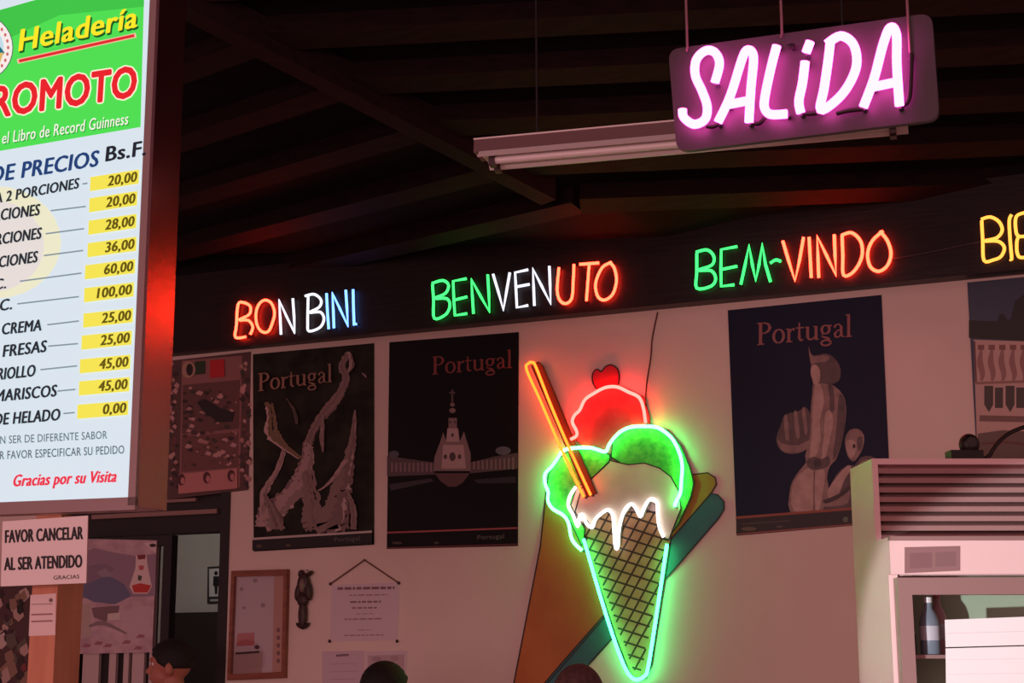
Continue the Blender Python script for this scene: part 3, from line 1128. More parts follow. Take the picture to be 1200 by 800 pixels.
poster('poster', 'black travel poster titled Portugal with a floodlit white basilica', [(453.5, 643), (607, 639.5), (608, 389), (456.5, 401)], mat('print_black', s(12, 10, 12), .5, spec=.2), paint2)


def paint4(A):
    c = cr(840, 330, 2.582)
    T1, T2, T3 = [mat('print_stone_%d' % i, s(*a), .5, noise=(s(*c_), 22, (1, 1, 1))) for i, (a, c_) in enumerate((((188, 156, 146), (168, 136, 126)), ((150, 120, 112), (126, 98, 92)), ((96, 72, 70), (74, 56, 56))))]
    DKR = ink(58, 42, 44)
    c = cr(844, 340, 2.73)
    for pts, mt in (
        ([(272, 372), (290, 400), (292, 450), (285, 500), (250, 522), (210, 522), (185, 500), (180, 470), (195, 430), (205, 400), (235, 390), (255, 385)], T3),
        ([(183, 470), (196, 490), (250, 496), (284, 480), (278, 508), (245, 520), (208, 518), (190, 502)], T2),
        ([(204, 408), (214, 402), (222, 470), (210, 476)], T2), ([(236, 394), (246, 390), (256, 466), (244, 470)], T2), ([(262, 384), (272, 380), (280, 452), (270, 458)], T2),
        ([(405, 560), (430, 560), (450, 535), (480, 530), (505, 545), (512, 580), (470, 712), (320, 704), (335, 660), (352, 630), (372, 590)], T3),
        ([(298, 300), (318, 290), (350, 298), (382, 320), (400, 352), (403, 400), (396, 450), (386, 500), (370, 542), (352, 562), (342, 600), (350, 650), (330, 700), (310, 714), (226, 714), (222, 650), (232, 610), (255, 575), (275, 550), (272, 530), (285, 480), (290, 430), (290, 380), (295, 330)], T2),
        ([(382, 330), (400, 360), (399, 440), (382, 510), (360, 545), (370, 460), (376, 390)], T3),
        ([(345, 300), (362, 310), (366, 380), (352, 390), (350, 340)], T3),
        ([(302, 310), (322, 302), (332, 360), (318, 420), (322, 480), (302, 538), (286, 532), (293, 470), (296, 400)], T1),
        ([(336, 395), (354, 386), (362, 420), (350, 480), (338, 532), (324, 540), (332, 470)], T1),
        ([(240, 605), (272, 574), (298, 578), (300, 700), (236, 706), (228, 650)], T1),
        ([(304, 580), (330, 572), (336, 600), (330, 640), (318, 700), (305, 700)], T1),
        ([(276, 548), (300, 532), (326, 540), (346, 530), (352, 555), (330, 571), (290, 573)], T3),
        ([(300, 545), (318, 542), (324, 560), (304, 564)], DKR),
        ([(283, 178), (289, 197), (300, 209), (330, 203), (352, 207), (373, 225), (386, 256), (380, 290), (350, 302), (318, 296), (300, 304), (294, 285), (292, 250), (288, 228), (284, 205)], T3),
        ([(284, 182), (288, 200), (300, 212), (330, 208), (350, 214), (340, 228), (306, 232), (291, 236)], T2),
        ([(292, 244), (306, 238), (320, 256), (318, 292), (302, 304), (296, 286), (290, 268)], T1),
        ([(345, 640), (372, 598), (408, 560), (420, 570), (396, 610), (380, 650), (350, 668)], T1),
        ([(440, 560), (470, 540), (498, 552), (504, 580), (470, 590)], T2),
        ([(322, 690), (360, 660), (400, 640), (415, 640), (410, 680), (370, 690)], T2),
        ([(330, 672), (380, 652), (414, 622), (414, 640), (376, 668), (340, 682)], DKR),
        ([(400, 474), (414, 448), (440, 443), (460, 462), (458, 500), (440, 536), (424, 548), (408, 530), (401, 500)], T2),
        ([(404, 482), (420, 478), (434, 490), (432, 520), (420, 540), (409, 524), (403, 502)], T1),
        ([(440, 470), (456, 470), (454, 500), (444, 516), (438, 495)], T3),
        ([(424, 494), (432, 492), (433, 503), (426, 506)], DKR),
    ):
        A.poly(c(*pts), mt, 2)
    A.ribbon(c((301, 580), (300, 702)), 1.0, T3)
    A.layer()
    c = cr(840, 330, 2.582)
    A.poly([(863, 607), (1044, 592.5), (1044, 610), (863, 626)], ink(34, 24, 24))
    A.layer()
    A.ribbon([(862.5, 606.5), (1044, 592.5)], 2.8, ink(150, 76, 50))
    A.ribbon([(863, 626), (1044, 610.5)], 1.6, ink(150, 80, 66))
    A.disc(878, 619.5, 9, 2.2, ink(100, 84, 64)); A.disc(914, 617, 4, 1.5, ink(84, 72, 60)); A.disc(991, 608.5, 3.2, 3.2, ink(96, 110, 84))
    A.ribbon([(870, 614), (925, 610)], 1.1, ink(80, 70, 56))
    A.serif(887.5, 404.5, 999, 394.5, 26, ink(152, 92, 90))


poster('poster', 'navy travel poster titled Portugal with a stone statue holding a ship', [(863.5, 627.5), (1045, 611.5), (1033, 345.5), (853, 363.5)], mat('print_navy', s(16, 22, 46), .5, noise=(s(18, 26, 56), 2, (1, 1, 1)), spec=.2), paint4)


def paint5(A):
    c = cr(1080, 300, 6.667)
    A.poly(c((370, 500), (440, 505), (590, 510), (610, 455), (640, 450), (680, 510), (700, 480), (730, 350), (800, 300), (1500, 240), (1500, 700), (370, 640)), ink(26, 30, 24))
    A.layer()
    A.poly([(1141, 398), (1320, 404), (1320, 560), (1146, 548)], ink(196, 164, 152))
    A.layer()
    for i in range(14):
        x = 1146 + i * 12.5
        A.poly([(x, 404), (x + 7.5, 404), (x + 7.5, 410), (x, 410)], ink(130, 88, 80))
        A.ribbon([(x + 4, 410), (x + 2.5, 424), (x + 5.5, 438), (x + 4, 446)], [3, 7, 6, 3], ink(150, 112, 104), 3)
        A.poly([(x + 7.5, 452), (x + 18, 452), (x + 18, 474), (x + 13, 483), (x + 7.5, 474)] if i % 2 == 0 else [(x + 7.5, 454), (x + 17, 454), (x + 17, 478), (x + 7.5, 478)], ink(66, 60, 52))
    A.ribbon([(1142, 400), (1144, 448)], 2, ink(110, 66, 62))
    A.ribbon([(1142, 449), (1320, 443)], 3, ink(150, 112, 100))
    A.ribbon([(1148, 490), (1320, 494)], 7, ink(120, 92, 84))
    A.poly([(1146, 508), (1175, 504), (1320, 512), (1320, 560), (1146, 548)], ink(104, 84, 72))
    A.layer()
    A.ribbon([(1150, 520), (1180, 518), (1230, 524)], 2.5, ink(96, 50, 40))


poster('poster', 'poster with a blue dusk sky and pale garden fountain beside the cooler', [(1146, 560), (1330, 552), (1320, 313), (1133.5, 331)], mat('print_dusk', s(52, 66, 88), .5, noise=(s(40, 54, 74), 1.5, (1, 1, 1))), paint5)


def paint0(A):
    rnd = random.Random(3)
    c = cr(190, 400, 4.21)
    A.poly(c((100, 95), (395, 70), (385, 720), (85, 750)), ink(150, 104, 100))
    A.layer()
    pal = [ink(54, 36, 36), ink(180, 134, 126), ink(112, 70, 66), ink(80, 56, 54), ink(196, 152, 146), ink(66, 60, 50)]
    for i in range(46):           # border figures
        y = 110 + i * 13.5
        for x in ((40 + rnd.uniform(0, 40)), (392 + rnd.uniform(0, 40))):
            k = rnd.uniform(8, 18)
            A.poly(c((x - k, y), (x, y - k), (x + k * .8, y - 3), (x + 4, y + k)), rnd.choice(pal))
    A.layer()
    A.poly(c((105, 215), (385, 190), (380, 430), (100, 455)), ink(104, 70, 66))
    A.poly(c((100, 470), (378, 446), (376, 620), (96, 645)), ink(116, 76, 72))
    A.layer()
    for i in range(120):
        x, y = rnd.uniform(108, 370), rnd.uniform(220, 620)
        k = rnd.uniform(6, 20)
        A.poly(c((x - k, y + 3), (x - k * .3, y - k * .8), (x + k, y - 4), (x + k * .4, y + k * .6)), rnd.choice(pal))
        if i % 15 == 0:
            A.layer()
    A.poly(c((175, 300), (220, 285), (290, 330), (360, 350), (350, 395), (280, 400), (215, 350)), ink(34, 24, 26))
    A.poly(c((240, 95), (310, 88), (312, 175), (240, 182)), ink(196, 30, 40))
    A.poly(c((165, 100), (215, 96), (215, 160), (165, 165)), ink(36, 60, 34))
    A.disc(*c((135, 140))[0], 8, 10, ink(176, 140, 120))
    A.layer()
    A.disc(*c((140, 140))[0], 4, 7, ink(40, 26, 26))
    A.poly(c((85, 655), (375, 625), (375, 725), (85, 752)), ink(196, 132, 128))
    A.layer()
    for x in (100, 225, 345):
        A.disc(*c((x, 682 - (x - 100) * .08))[0], 4.5, 7, ink(86, 40, 42), 14)
        A.layer()
        A.disc(*c((x + 6, 688 - (x - 100) * .08))[0], 2.4, 4, ink(196, 132, 128), 12)


poster('poster', 'crowded patchwork picture poster with red and green blocks beside the waterfall poster', [(196, 585), (291, 574), (294, 412), (186, 424)], ink(92, 64, 62), paint0)


# framed picture
M_frm = mat('frame_wood', s(150, 88, 64), .45, noise=(s(126, 70, 50), 6, (1, 1, 6)))
e = empty('framed_picture', WALL.at(306, 794))
tag(e, 'tall picture behind glass in a thin brown wooden frame next to the doorway', 'framed picture')
fo = [(270, 797), (337, 794), (340, 667), (275, 669)]
P_ = [WALL.at(*p) for p in fo]
b = MB()
cen = sum(P_, Vector((0, 0, 0))) / 4
for i in range(4):
    a, c_ = P_[i], P_[(i + 1) % 4]
    a2 = a + (cen - a).normalized() * .034
    c2 = c_ + (cen - c_).normalized() * .034
    b.prism([a, c_, c2, a2], Vector((0, -.03, 0)), M_frm)
b.build('frame', e)
A = Art(WALL, .006, .0004)
A.base([(273, 794), (334, 791), (337, 670), (278, 672)], ink(196, 180, 184))
A.poly([(322, 672), (336, 671), (334, 790), (320, 791)], ink(190, 140, 122))
A.poly([(274, 764), (309, 763), (308, 790), (274, 792)], ink(178, 150, 144))
A.poly([(279, 742), (299, 741), (299, 756), (278, 757)], ink(190, 110, 110))
A.layer()
for x, y, r in ((300, 680, 3), (284, 690, 2.5), (309, 709, 3), (287, 712, 2)):
    A.disc(x, y, r, r * .9, ink(150, 132, 140), 10)
A.ribbon([(277, 765.5), (305, 763.5)], 2.5, ink(70, 40, 44))
A.disc(302, 758, 3, 2.5, ink(80, 46, 50), 10)
for i in range(5):
    A.disc(327, 738 + i * 9, 2.2, 3, ink(120, 66, 62), 8)
A.mb.build('print', e)
b = MB()
b.prism([WALL.at(x, y, .016) for x, y in ((273, 794), (334, 791), (337, 670), (278, 672))], Vector((0, -.003, 0)), glass('picture_glass', (1, 1, 1, 1)))
b.build('glass_pane', e)

# carved ornament
e = empty('wall_ornament', WALL.at(357, 737))
tag(e, 'small dark carved figure ornament with a forked foot hanging on the wall', 'ornament')
M_orn = mat('dark_carving', s(64, 40, 36), .5, noise=(s(44, 26, 26), 30, (1, 1, 1)))
M_orn2 = mat('carving_light', s(126, 104, 96), .5)


def orn(px, py, rpx, rpy, mt, off=.018, rot=0):
    p = WALL.at(px, py, off)
    k = (WALL.at(px + 1, py) - WALL.at(px, py)).length
    b.blob(p, rpx * k, min(rpx * k, .016), rpy * k, mt, Matrix.Rotation(R(rot), 3, 'Y'), 14, 10)


b = MB()
for v in ((358, 685, 7.5, 12, 0), (352, 694, 4, 9, 8), (364, 692, 4, 10, -8), (357, 703, 6.5, 7, 0), (357, 720, 5, 15, 0), (355, 672, 3, 4, 20), (365, 672, 4.5, 2.2, -30)):
    orn(v[0], v[1], v[2], v[3], M_orn, .018, v[4])
b.build('body', e)
b = MB(); orn(358, 686, 3, 7, M_orn2, .03); b.build('chest_inlay', e)
b = MB(); orn(352.5, 733, 4.5, 1.8, M_orn, .014, 40); orn(361, 733, 4.5, 1.8, M_orn, .014, -40); b.build('forked_foot', e)
b = MB(); b.tube([WALL.at(361, 668, .001), WALL.at(361, 668, .014)], .003, M_clip, 6); b.build('nail', e)

# certificate on a string
e = empty('hanging_certificate', WALL.at(428, 752))
tag(e, 'white printed certificate hanging from a string triangle on the pale wall', 'certificate')
A = Art(WALL, .004, .0004)
A.base([(387.5, 751), (467, 750), (468.5, 682), (389, 685)], ink(216, 200, 206))
for x0, x1, y, hh_, cc in ((396, 463, 689, 3.0, (128, 98, 106)), (410, 455, 697, 1.4, (160, 136, 142)), (411, 447, 705, 2.2, (138, 110, 118)), (413, 443, 712, 2.0, (150, 124, 132)), (418, 438, 719, 1.0, (168, 146, 152)), (404, 449, 725, 1.5, (156, 130, 136)),
                          (420, 436, 738, 1.0, (168, 146, 152)), (404, 450, 744, 1.3, (160, 136, 142))):
    x = x0
    rnd = random.Random(int(y))
    while x < x1:
        wd = rnd.uniform(3, 9)
        A.ribbon([(x, y - (x - 428) * .015), (min(x + wd, x1), y - (x + wd - 428) * .015)], hh_, ink(*cc))
        x += wd + 1.5
A.mb.build('sheet', e)
M_str = mat('string', s(110, 70, 66), .7)
b = MB()
b.tube([WALL.at(388, 684, .006), WALL.at(428, 656, .008)], .0035, M_str, 6)
b.tube([WALL.at(428, 656, .008), WALL.at(468, 683, .006)], .0035, M_str, 6)
b.tube([WALL.at(428, 656, .0), WALL.at(428, 656, .016)], .004, M_clip, 8)
b.build('string', e)
for x, y in ((388, 684), (468, 683), (387, 751), (466, 751)):
    b = MB()
    b.blob(WALL.at(x, y, .007), .008, .006, .008, M_orn, None, 10, 6)
    b.build('corner_knob', e)
b = MB()
b.blob(WALL.at(412, 673, .004), .006, .004, .006, mat('pin_white', s(250, 240, 236), .3), None, 10, 6)
tag(b.build('pin'), 'tiny white pin in the wall beside the certificate string', 'pin')

A = Art(WALL, .002, .0004)
A.base([(378, 830), (426, 828), (427, 762), (378, 763)], ink(206, 186, 196))
A.ribbon([(394, 768), (409, 767)], 2.6, ink(130, 104, 114))
for i in range(5):
    A.ribbon([(386, 778 + i * 9), (420, 777 + i * 9)], .8, ink(180, 160, 168))
tag(A.mb.build('paper_sheet'), 'pale sheet of paper on the wall left of the dark-haired head', 'paper')
A = Art(WALL, .003, .0004)
A.base([(428.5, 828), (476, 826), (477.5, 762), (429, 763)], ink(212, 196, 200))
A.poly([(432, 768), (474, 766.5), (474, 820), (432, 822)], ink(190, 166, 170))
A.layer()
A.disc(442, 772, 6, 3, ink(170, 146, 152)); A.disc(463, 771, 5, 3, ink(176, 150, 156))
tag(A.mb.build('paper_sheet'), 'pale bordered sheet of paper on the wall behind the dark-haired head', 'paper')

# ------------------------------------------------------------------ left side: glazed partition, poster, collage
YP = W - .06
PAR = Plane((0, YP, 0), (0, -1, 0))
e = empty('partition_screen', Vector((PAR.at(150, 700).x, YP, 0)))
tag(e, 'dark framed screen of pale vertical slats in the doorway behind the landscape poster', 'screen')
xa, xb = PAR.at(86, 700).x, PAR.at(199, 700).x
zp = PAR.at(150, 629).z
M_slat = mat('pale_slats', s(196, 178, 174), .5)
b = MB()
b.aabox((xa, YP, 0), (xa + .05, YP + .05, zp), M_black)
b.aabox((xb - .05, YP, 0), (xb, YP + .05, zp), M_black)
b.aabox((xa + .05, YP, zp - .05), (xb - .05, YP + .05, zp), M_black)
b.build('frame', e)
for (p, q) in ((94, 113), (125, 133), (142, 148), (152, 166), (172, 176), (189, 193)):
    b = MB()
    x0, x1 = PAR.at(p, 790).x, PAR.at(q, 790).x
    b.aabox((x0, YP + .015, .0), (x1, YP + .035, zp - .05), M_slat)
    b.build('slat', e)
b = MB(); b.aabox((xa + .05, YP + .038, 0), (PAR.at(180, 700).x, YP + .045, zp - .05), M_black); b.build('backing', e)

A = Art(PAR, .002, .0004)
A.base([(90.5, 766), (178.5, 764), (184, 633), (92, 631)], mat('print_pale', s(206, 178, 182), .5, noise=(s(176, 146, 156), 9, (1, 1, 1.6))))
c = cr(80, 580, 3.638)
A.poly(c((48, 250), (110, 225), (200, 245), (290, 260), (375, 250), (372, 430), (60, 440)), ink(150, 128, 142))
A.layer()
A.poly(c((60, 430), (70, 370), (130, 340), (190, 350), (240, 380), (270, 430), (200, 465), (110, 455)), ink(104, 108, 134))
A.poly(c((48, 330), (90, 300), (150, 290), (200, 310), (170, 340), (80, 380)), ink(136, 116, 132))
A.layer()
A.poly(c((120, 330), (160, 310), (190, 345), (150, 350)), ink(150, 140, 152))
A.poly(c((100, 480), (220, 470), (215, 500), (160, 540), (110, 520)), ink(126, 100, 104))
A.poly(c((170, 505), (225, 500), (220, 530), (168, 534)), ink(210, 196, 186))
A.poly(c((45, 470), (95, 460), (100, 600), (42, 610)), ink(186, 166, 156))
A.poly(c((230, 500), (350, 470), (355, 600), (260, 620)), ink(196, 172, 180))
A.layer()
A.ribbon(c((90, 560), (150, 545), (250, 590)), [3, 5, 2], ink(140, 120, 124), 3)
for i, (x, y) in enumerate(((80, 640), (130, 630), (170, 640), (250, 625), (310, 600), (300, 650))):
    A.poly(c((x - 22, y + 8), (x - 5, y - 8), (x + 20, y - 4), (x + 12, y + 8)), ink(158, 104, 112))
A.poly(c((290, 255), (335, 250), (340, 300), (358, 390), (340, 420), (280, 420), (262, 390), (288, 310)), ink(222, 200, 196))
A.layer()
A.poly(c((272, 385), (310, 375), (355, 385), (340, 415), (282, 415)), ink(196, 60, 50))
A.poly(c((295, 255), (332, 252), (330, 272), (300, 275)), ink(130, 50, 56))
A.poly(c((302, 300), (325, 300), (322, 318), (304, 320)), ink(190, 96, 96))
A.poly(c((300, 340), (316, 345), (312, 365), (298, 362)), ink(70, 84, 60))
A.poly(c((320, 205), (378, 200), (376, 250), (350, 225)), ink(216, 196, 196))
A.layer()
A.disc(*c((362, 214))[0], 4, 2.2, ink(60, 36, 40), 12)
tag(A.mb.build('poster'), 'faded mountain landscape poster with a small white and red bottle, in the doorway', 'poster')

LP = Plane((0, W - .003, 0), (0, -1, 0))
A = Art(LP, .002, .0004)
A.base([(-60, 830), (36, 826), (42, 684), (-60, 690)], ink(84, 58, 58))
rnd = random.Random(11)
pal = [ink(30, 22, 24), ink(190, 160, 150), ink(130, 60, 62), ink(100, 92, 80), ink(204, 180, 170), ink(60, 40, 44), ink(150, 120, 100), ink(36, 34, 30)]
for i in range(130):
    x, y = rnd.uniform(-55, 32), rnd.uniform(694, 822)
    k = rnd.uniform(4, 11)
    A.poly([(x - k * .7, y - k * rnd.random()), (x + k * .3, y - k), (x + k * .7, y + k * .3), (x, y + k), (x - k * .6, y + k * .5)], rnd.choice(pal))
    if i % 10 == 0:
        A.layer()
tag(A.mb.build('poster'), 'busy collage poster left of the wooden post, below the price board', 'poster')

# restroom sign on the corridor wall
e = empty('restroom_sign', BACK.at(253, 706))
tag(e, 'small framed white restroom sign with a standing figure on the corridor wall', 'sign')
A = Art(BACK, .008, .0005)
A.base([(243.5, 707), (265, 706), (265, 663), (244, 664)], ink(40, 40, 44))
A.poly([(246, 699), (263, 698.5), (263, 665.5), (246, 666.5)], ink(205, 205, 205))
A.layer()
A.disc(254, 671.5, 2.2, 2.6, ink(20, 20, 24), 12)
A.poly([(251, 675), (257, 675), (257.6, 686), (256, 687), (255.6, 696), (252.6, 696), (252.2, 687), (250.4, 686)], ink(20, 20, 24))
A.poly([(247, 702), (262, 701.5), (262, 704), (247, 704.5)], ink(170, 170, 170))
A.mb.build('plate', e)

# ------------------------------------------------------------------ cooler at the right
CA = R(26)
CU = Vector((math.cos(CA), math.sin(CA), 0))
CB = Vector((-math.sin(CA), math.cos(CA), 0))
co_ = at(1045, 690, 5.2)
CP = Plane(co_, -CB)
CX = Vector((co_.x, co_.y, 0))
M_cool = mat('cooler_enamel', s(240, 206, 204), .35, bump=.02)
M_alu = mat('cooler_aluminium', s(176, 142, 138), .4, metal=.4)
e = empty('display_cooler', CX)
tag(e, 'tall upright drinks cooler with a slatted top grille and glass door', 'cooler')
CWD, CDP = .95, .48
zh = CP.at(1100, 629).z        # top of the header
REC = .17
GP = Plane(CX + CB * REC, -CB)
zg = GP.at(1100, 544).z


def cpt(u, v, z):
    return CX + CU * u + CB * v + Vector((0, 0, z))


def cl(px, py):
    p = CP.at(px, py)
    return (p - CX).dot(CU), p.z


Z = Vector((0, 0, 1))
ug, zd = cl(1066, 697)
zdt = cl(1100, 677)[1]
b = MB()
b.box(cpt(0, .03, .12), CU * .03, CB * (CDP - .03), Z * (zh - .12), M_cool)
b.box(cpt(CWD - .03, .03, .12), CU * .03, CB * (CDP - .03), Z * (zh - .12), M_cool)
b.box(cpt(.03, CDP - .03, .12), CU * (CWD - .06), CB * .03, Z * (zh - .12), M_cool)
b.box(cpt(.03, .05, .12), CU * (CWD - .06), CB * (CDP - .08), Z * .3, M_cool)
b.box(cpt(.03, .05, zdt + .01), CU * (CWD - .06), CB * (CDP - .08), Z * (zh - zdt - .01), M_cool)
b.build('body', e)
b = MB()
b.box(cpt(0, REC, zh), CU * .02, CB * (CDP - REC), Z * (zg - zh), M_cool)
b.box(cpt(CWD - .02, REC, zh), CU * .02, CB * (CDP - REC), Z * (zg - zh), M_cool)
b.box(cpt(.02, CDP - .02, zh), CU * (CWD - .04), CB * .02, Z * (zg - zh), M_cool)
b.box(cpt(0, REC - .004, zg), CU * CWD, CB * (CDP - REC + .004), Z * .02, M_cool)
b.build('top_housing', e)
b = MB()
n = 8
M_lou = mat('louvre_metal', s(196, 160, 156), .35, metal=.35)
for i in range(n):
    z0 = zh + (zg - zh) * (i + .08) / n
    hgt = (zg - zh) / n
    b.prism([cpt(.02, REC + .002, z0 + hgt * .5), cpt(.02, REC + .045, z0 + hgt * .98), cpt(.02, REC + .05, z0 + hgt * .9), cpt(.02, REC + .012, z0)], CU * (CWD - .04), M_lou)
b.box(cpt(.02, REC + .055, zh), CU * (CWD - .04), CB * .01, Z * (zg - zh), mat('grille_back', s(84, 56, 54), .7))
b.build('grille', e)
b = MB()
b.box(cpt(0, 0, zdt + .012), CU * CWD, CB * .03, Z * (zh - zdt - .012), M_cool)
b.box(cpt(.0, -.012, zh - .012), CU * CWD, CB * .03, Z * .014, M_alu)
b.build('header_panel', e)
A = Art(Plane(CX, -CB), .002, .0004)
A.base([(1060, 671.5), (1125, 668.5), (1125, 639.5), (1060, 641)], ink(150, 112, 112))
A.poly([(1066, 666), (1092, 665), (1092, 647), (1066, 648)], ink(136, 98, 100))
A.poly([(1096, 664), (1120, 663), (1120, 646), (1096, 647)], ink(138, 102, 102))
A.mb.build('label_plate', e)
# door
b = MB()
uu = CWD - .006
st = ug - .012
b.box(cpt(.012, -.03, .14), CU * st, CB * .05, Z * (zdt - .14), M_alu)
b.box(cpt(uu - st, -.03, .14), CU * st, CB * .05, Z * (zdt - .14), M_alu)
b.box(cpt(.012 + st, -.03, zd), CU * (uu - 2 * st - .012), CB * .05, Z * (zdt - zd), M_alu)
b.box(cpt(.012 + st, -.03, .14), CU * (uu - 2 * st - .012), CB * .05, Z * .08, M_alu)
dd = b.build('door', e)
b = MB()
b.box(cpt(.012 + st, -.01, .22), CU * (uu - 2 * st - .012), CB * .006, Z * (zd - .22), glass('cooler_glass', (.82, .9, .84, 1)))
b.build('glass_pane', dd)
hu, hz = cl(1060, 796)
b = MB()
b.tube([cpt(hu, -.03, hz), cpt(hu, -.065, hz), cpt(hu, -.065, hz - .22), cpt(hu, -.03, hz - .22)], .009, M_black, 8)
b.build('handle', dd)
us, zs = cl(1090, 767)
for k in range(4):
    b = MB()
    z_ = zs - k * .33
    b.box(cpt(.035, .07, z_ - .012), CU * (CWD - .07), CB * (CDP - .12), Z * .012, M_alu)
    b.build('shelf', e)
b = MB()
b.box(cpt(.034, .44, .45), CU * (CWD - .068), CB * .008, Z * (zdt - .47), mat('cooler_inside', s(168, 190, 164), .5))
b.build('inner_back', e)


def bottle(u, v, z, h, r, body, cap, label, grp):
    o = empty('bottle', cpt(u, v, z))
    tag(o, label, 'bottle', grp)
    b = MB()
    prof = [(0.0, r * .9), (.02, r), (.55, r), (.68, r * .8), (.8, r * .4), (.9, r * .36)]
    b.tube([cpt(u, v, z + h * a + .001) for a, _ in prof], [q for _, q in prof], body, 14)
    b.build('body', o)
    b = MB()
    b.tube([cpt(u, v, z + h * .9 + .001), cpt(u, v, z + h)], r * .42, cap, 12)
    b.build('cap', o)
    b = MB()
    b.tube([cpt(u, v, z + h * .25), cpt(u, v, z + h * .5)], r * 1.02, ink(190, 190, 200), 14)
    b.build('label', o)


ub, _z = cl(1098, 765)
bottle(ub + .015, .12, zs, .19, .032, mat('bottle_grey', s(120, 132, 146), .25), mat('cap_white', s(220, 220, 220), .4), 'grey bottle with white cap on the cooler top shelf behind the glass', None)
bottle(ub - .045, .25, zs, .22, .03, mat('bottle_lime', s(150, 180, 90), .25), mat('cap_green', s(60, 130, 60), .4), 'lime green bottle on the cooler top shelf, furthest left', None)
bottle(ub + .10, .3, zs, .21, .032, mat('bottle_pink', s(190, 150, 156), .25), mat('cap_pink', s(180, 110, 120), .4), 'pink bottle standing behind the grey bottle in the cooler', None)
b = MB()
u1, _ = cl(1070, 765)
b.box(cpt(u1 + .006, .1, zs + .001), CU * .035, CB * .05, Z * .065, mat('black_carton', s(36, 32, 32), .5))
b.box(cpt(u1 + .012, .11, zs + .066), CU * .022, CB * .03, Z * .008, M_clip)
tag(b.build('carton'), 'small black carton on the cooler shelf at the left door edge', 'carton')
# papers on the glass
FP = Plane(CX - CB * .011, -CB)
M_pap = mat('bright_paper', s(250, 246, 246), .6)
A = Art(FP, .002, .0004)
A.base([(1108, 758), (1290, 753), (1290, 719), (1107, 726)], M_pap)
A.ribbon([(1109, 742), (1285, 737)], .8, ink(232, 222, 226))
tag(A.mb.build('paper_sheet'), 'upper of two bright white paper sheets on the cooler door', 'paper')
A = Art(FP, .002, .0004)
A.base([(1109, 850), (1290, 846), (1290, 754.5), (1108, 759.5)], M_pap)
for y in (773, 790, 805):
    A.ribbon([(1110, y), (1285, y - 3)], .8, ink(236, 226, 230))
tag(A.mb.build('paper_sheet'), 'lower of two bright white paper sheets on the cooler door', 'paper')

# black device and cable on top of the cooler
DP = Plane(CX + CB * .25, -CB)
k = (DP.at(1130, 540) - DP.at(1129, 540)).length
p = DP.at(1131, 541)
p.z = zg + .02
e = empty('webcam', p)
tag(e, 'small black rounded device with flat base on top of the cooler', 'device')
M_bl = mat('black_plastic', s(34, 30, 30), .4)
b = MB()
b.box(p - CU * k * 19 - CB * .03 + Z * .001, CU * k * 38, CB * .07, Z * k * 12, M_bl)
b.build('base', e)
b = MB()
b.blob(p + CU * k * 6 + Z * (k * 20), k * 12, k * 12, k * 12.5, M_bl, None, 18, 12)
b.build('head', e)
b = MB()
b.tube([p + CU * k * 5 - CB * (k * 11) + Z * k * 21, p + CU * k * 5 - CB * (k * 13) + Z * k * 21], k * 6, mat('lens_grey', s(56, 54, 50), .25), 14)
b.build('lens', e)
b = MB()
b.tube(smooth2([DP.at(1152, 538), DP.at(1160, 533), DP.at(1164, 526), DP.at(1174, 514), DP.at(1190, 504), DP.at(1215, 498), DP.at(1245, 508), DP.at(1255, 526), DP.at(1260, 532)], 6), .0075, M_bl, 8)
tag(b.build('cable'), 'thick black cable looping up behind the cooler top at the right edge', 'cable')


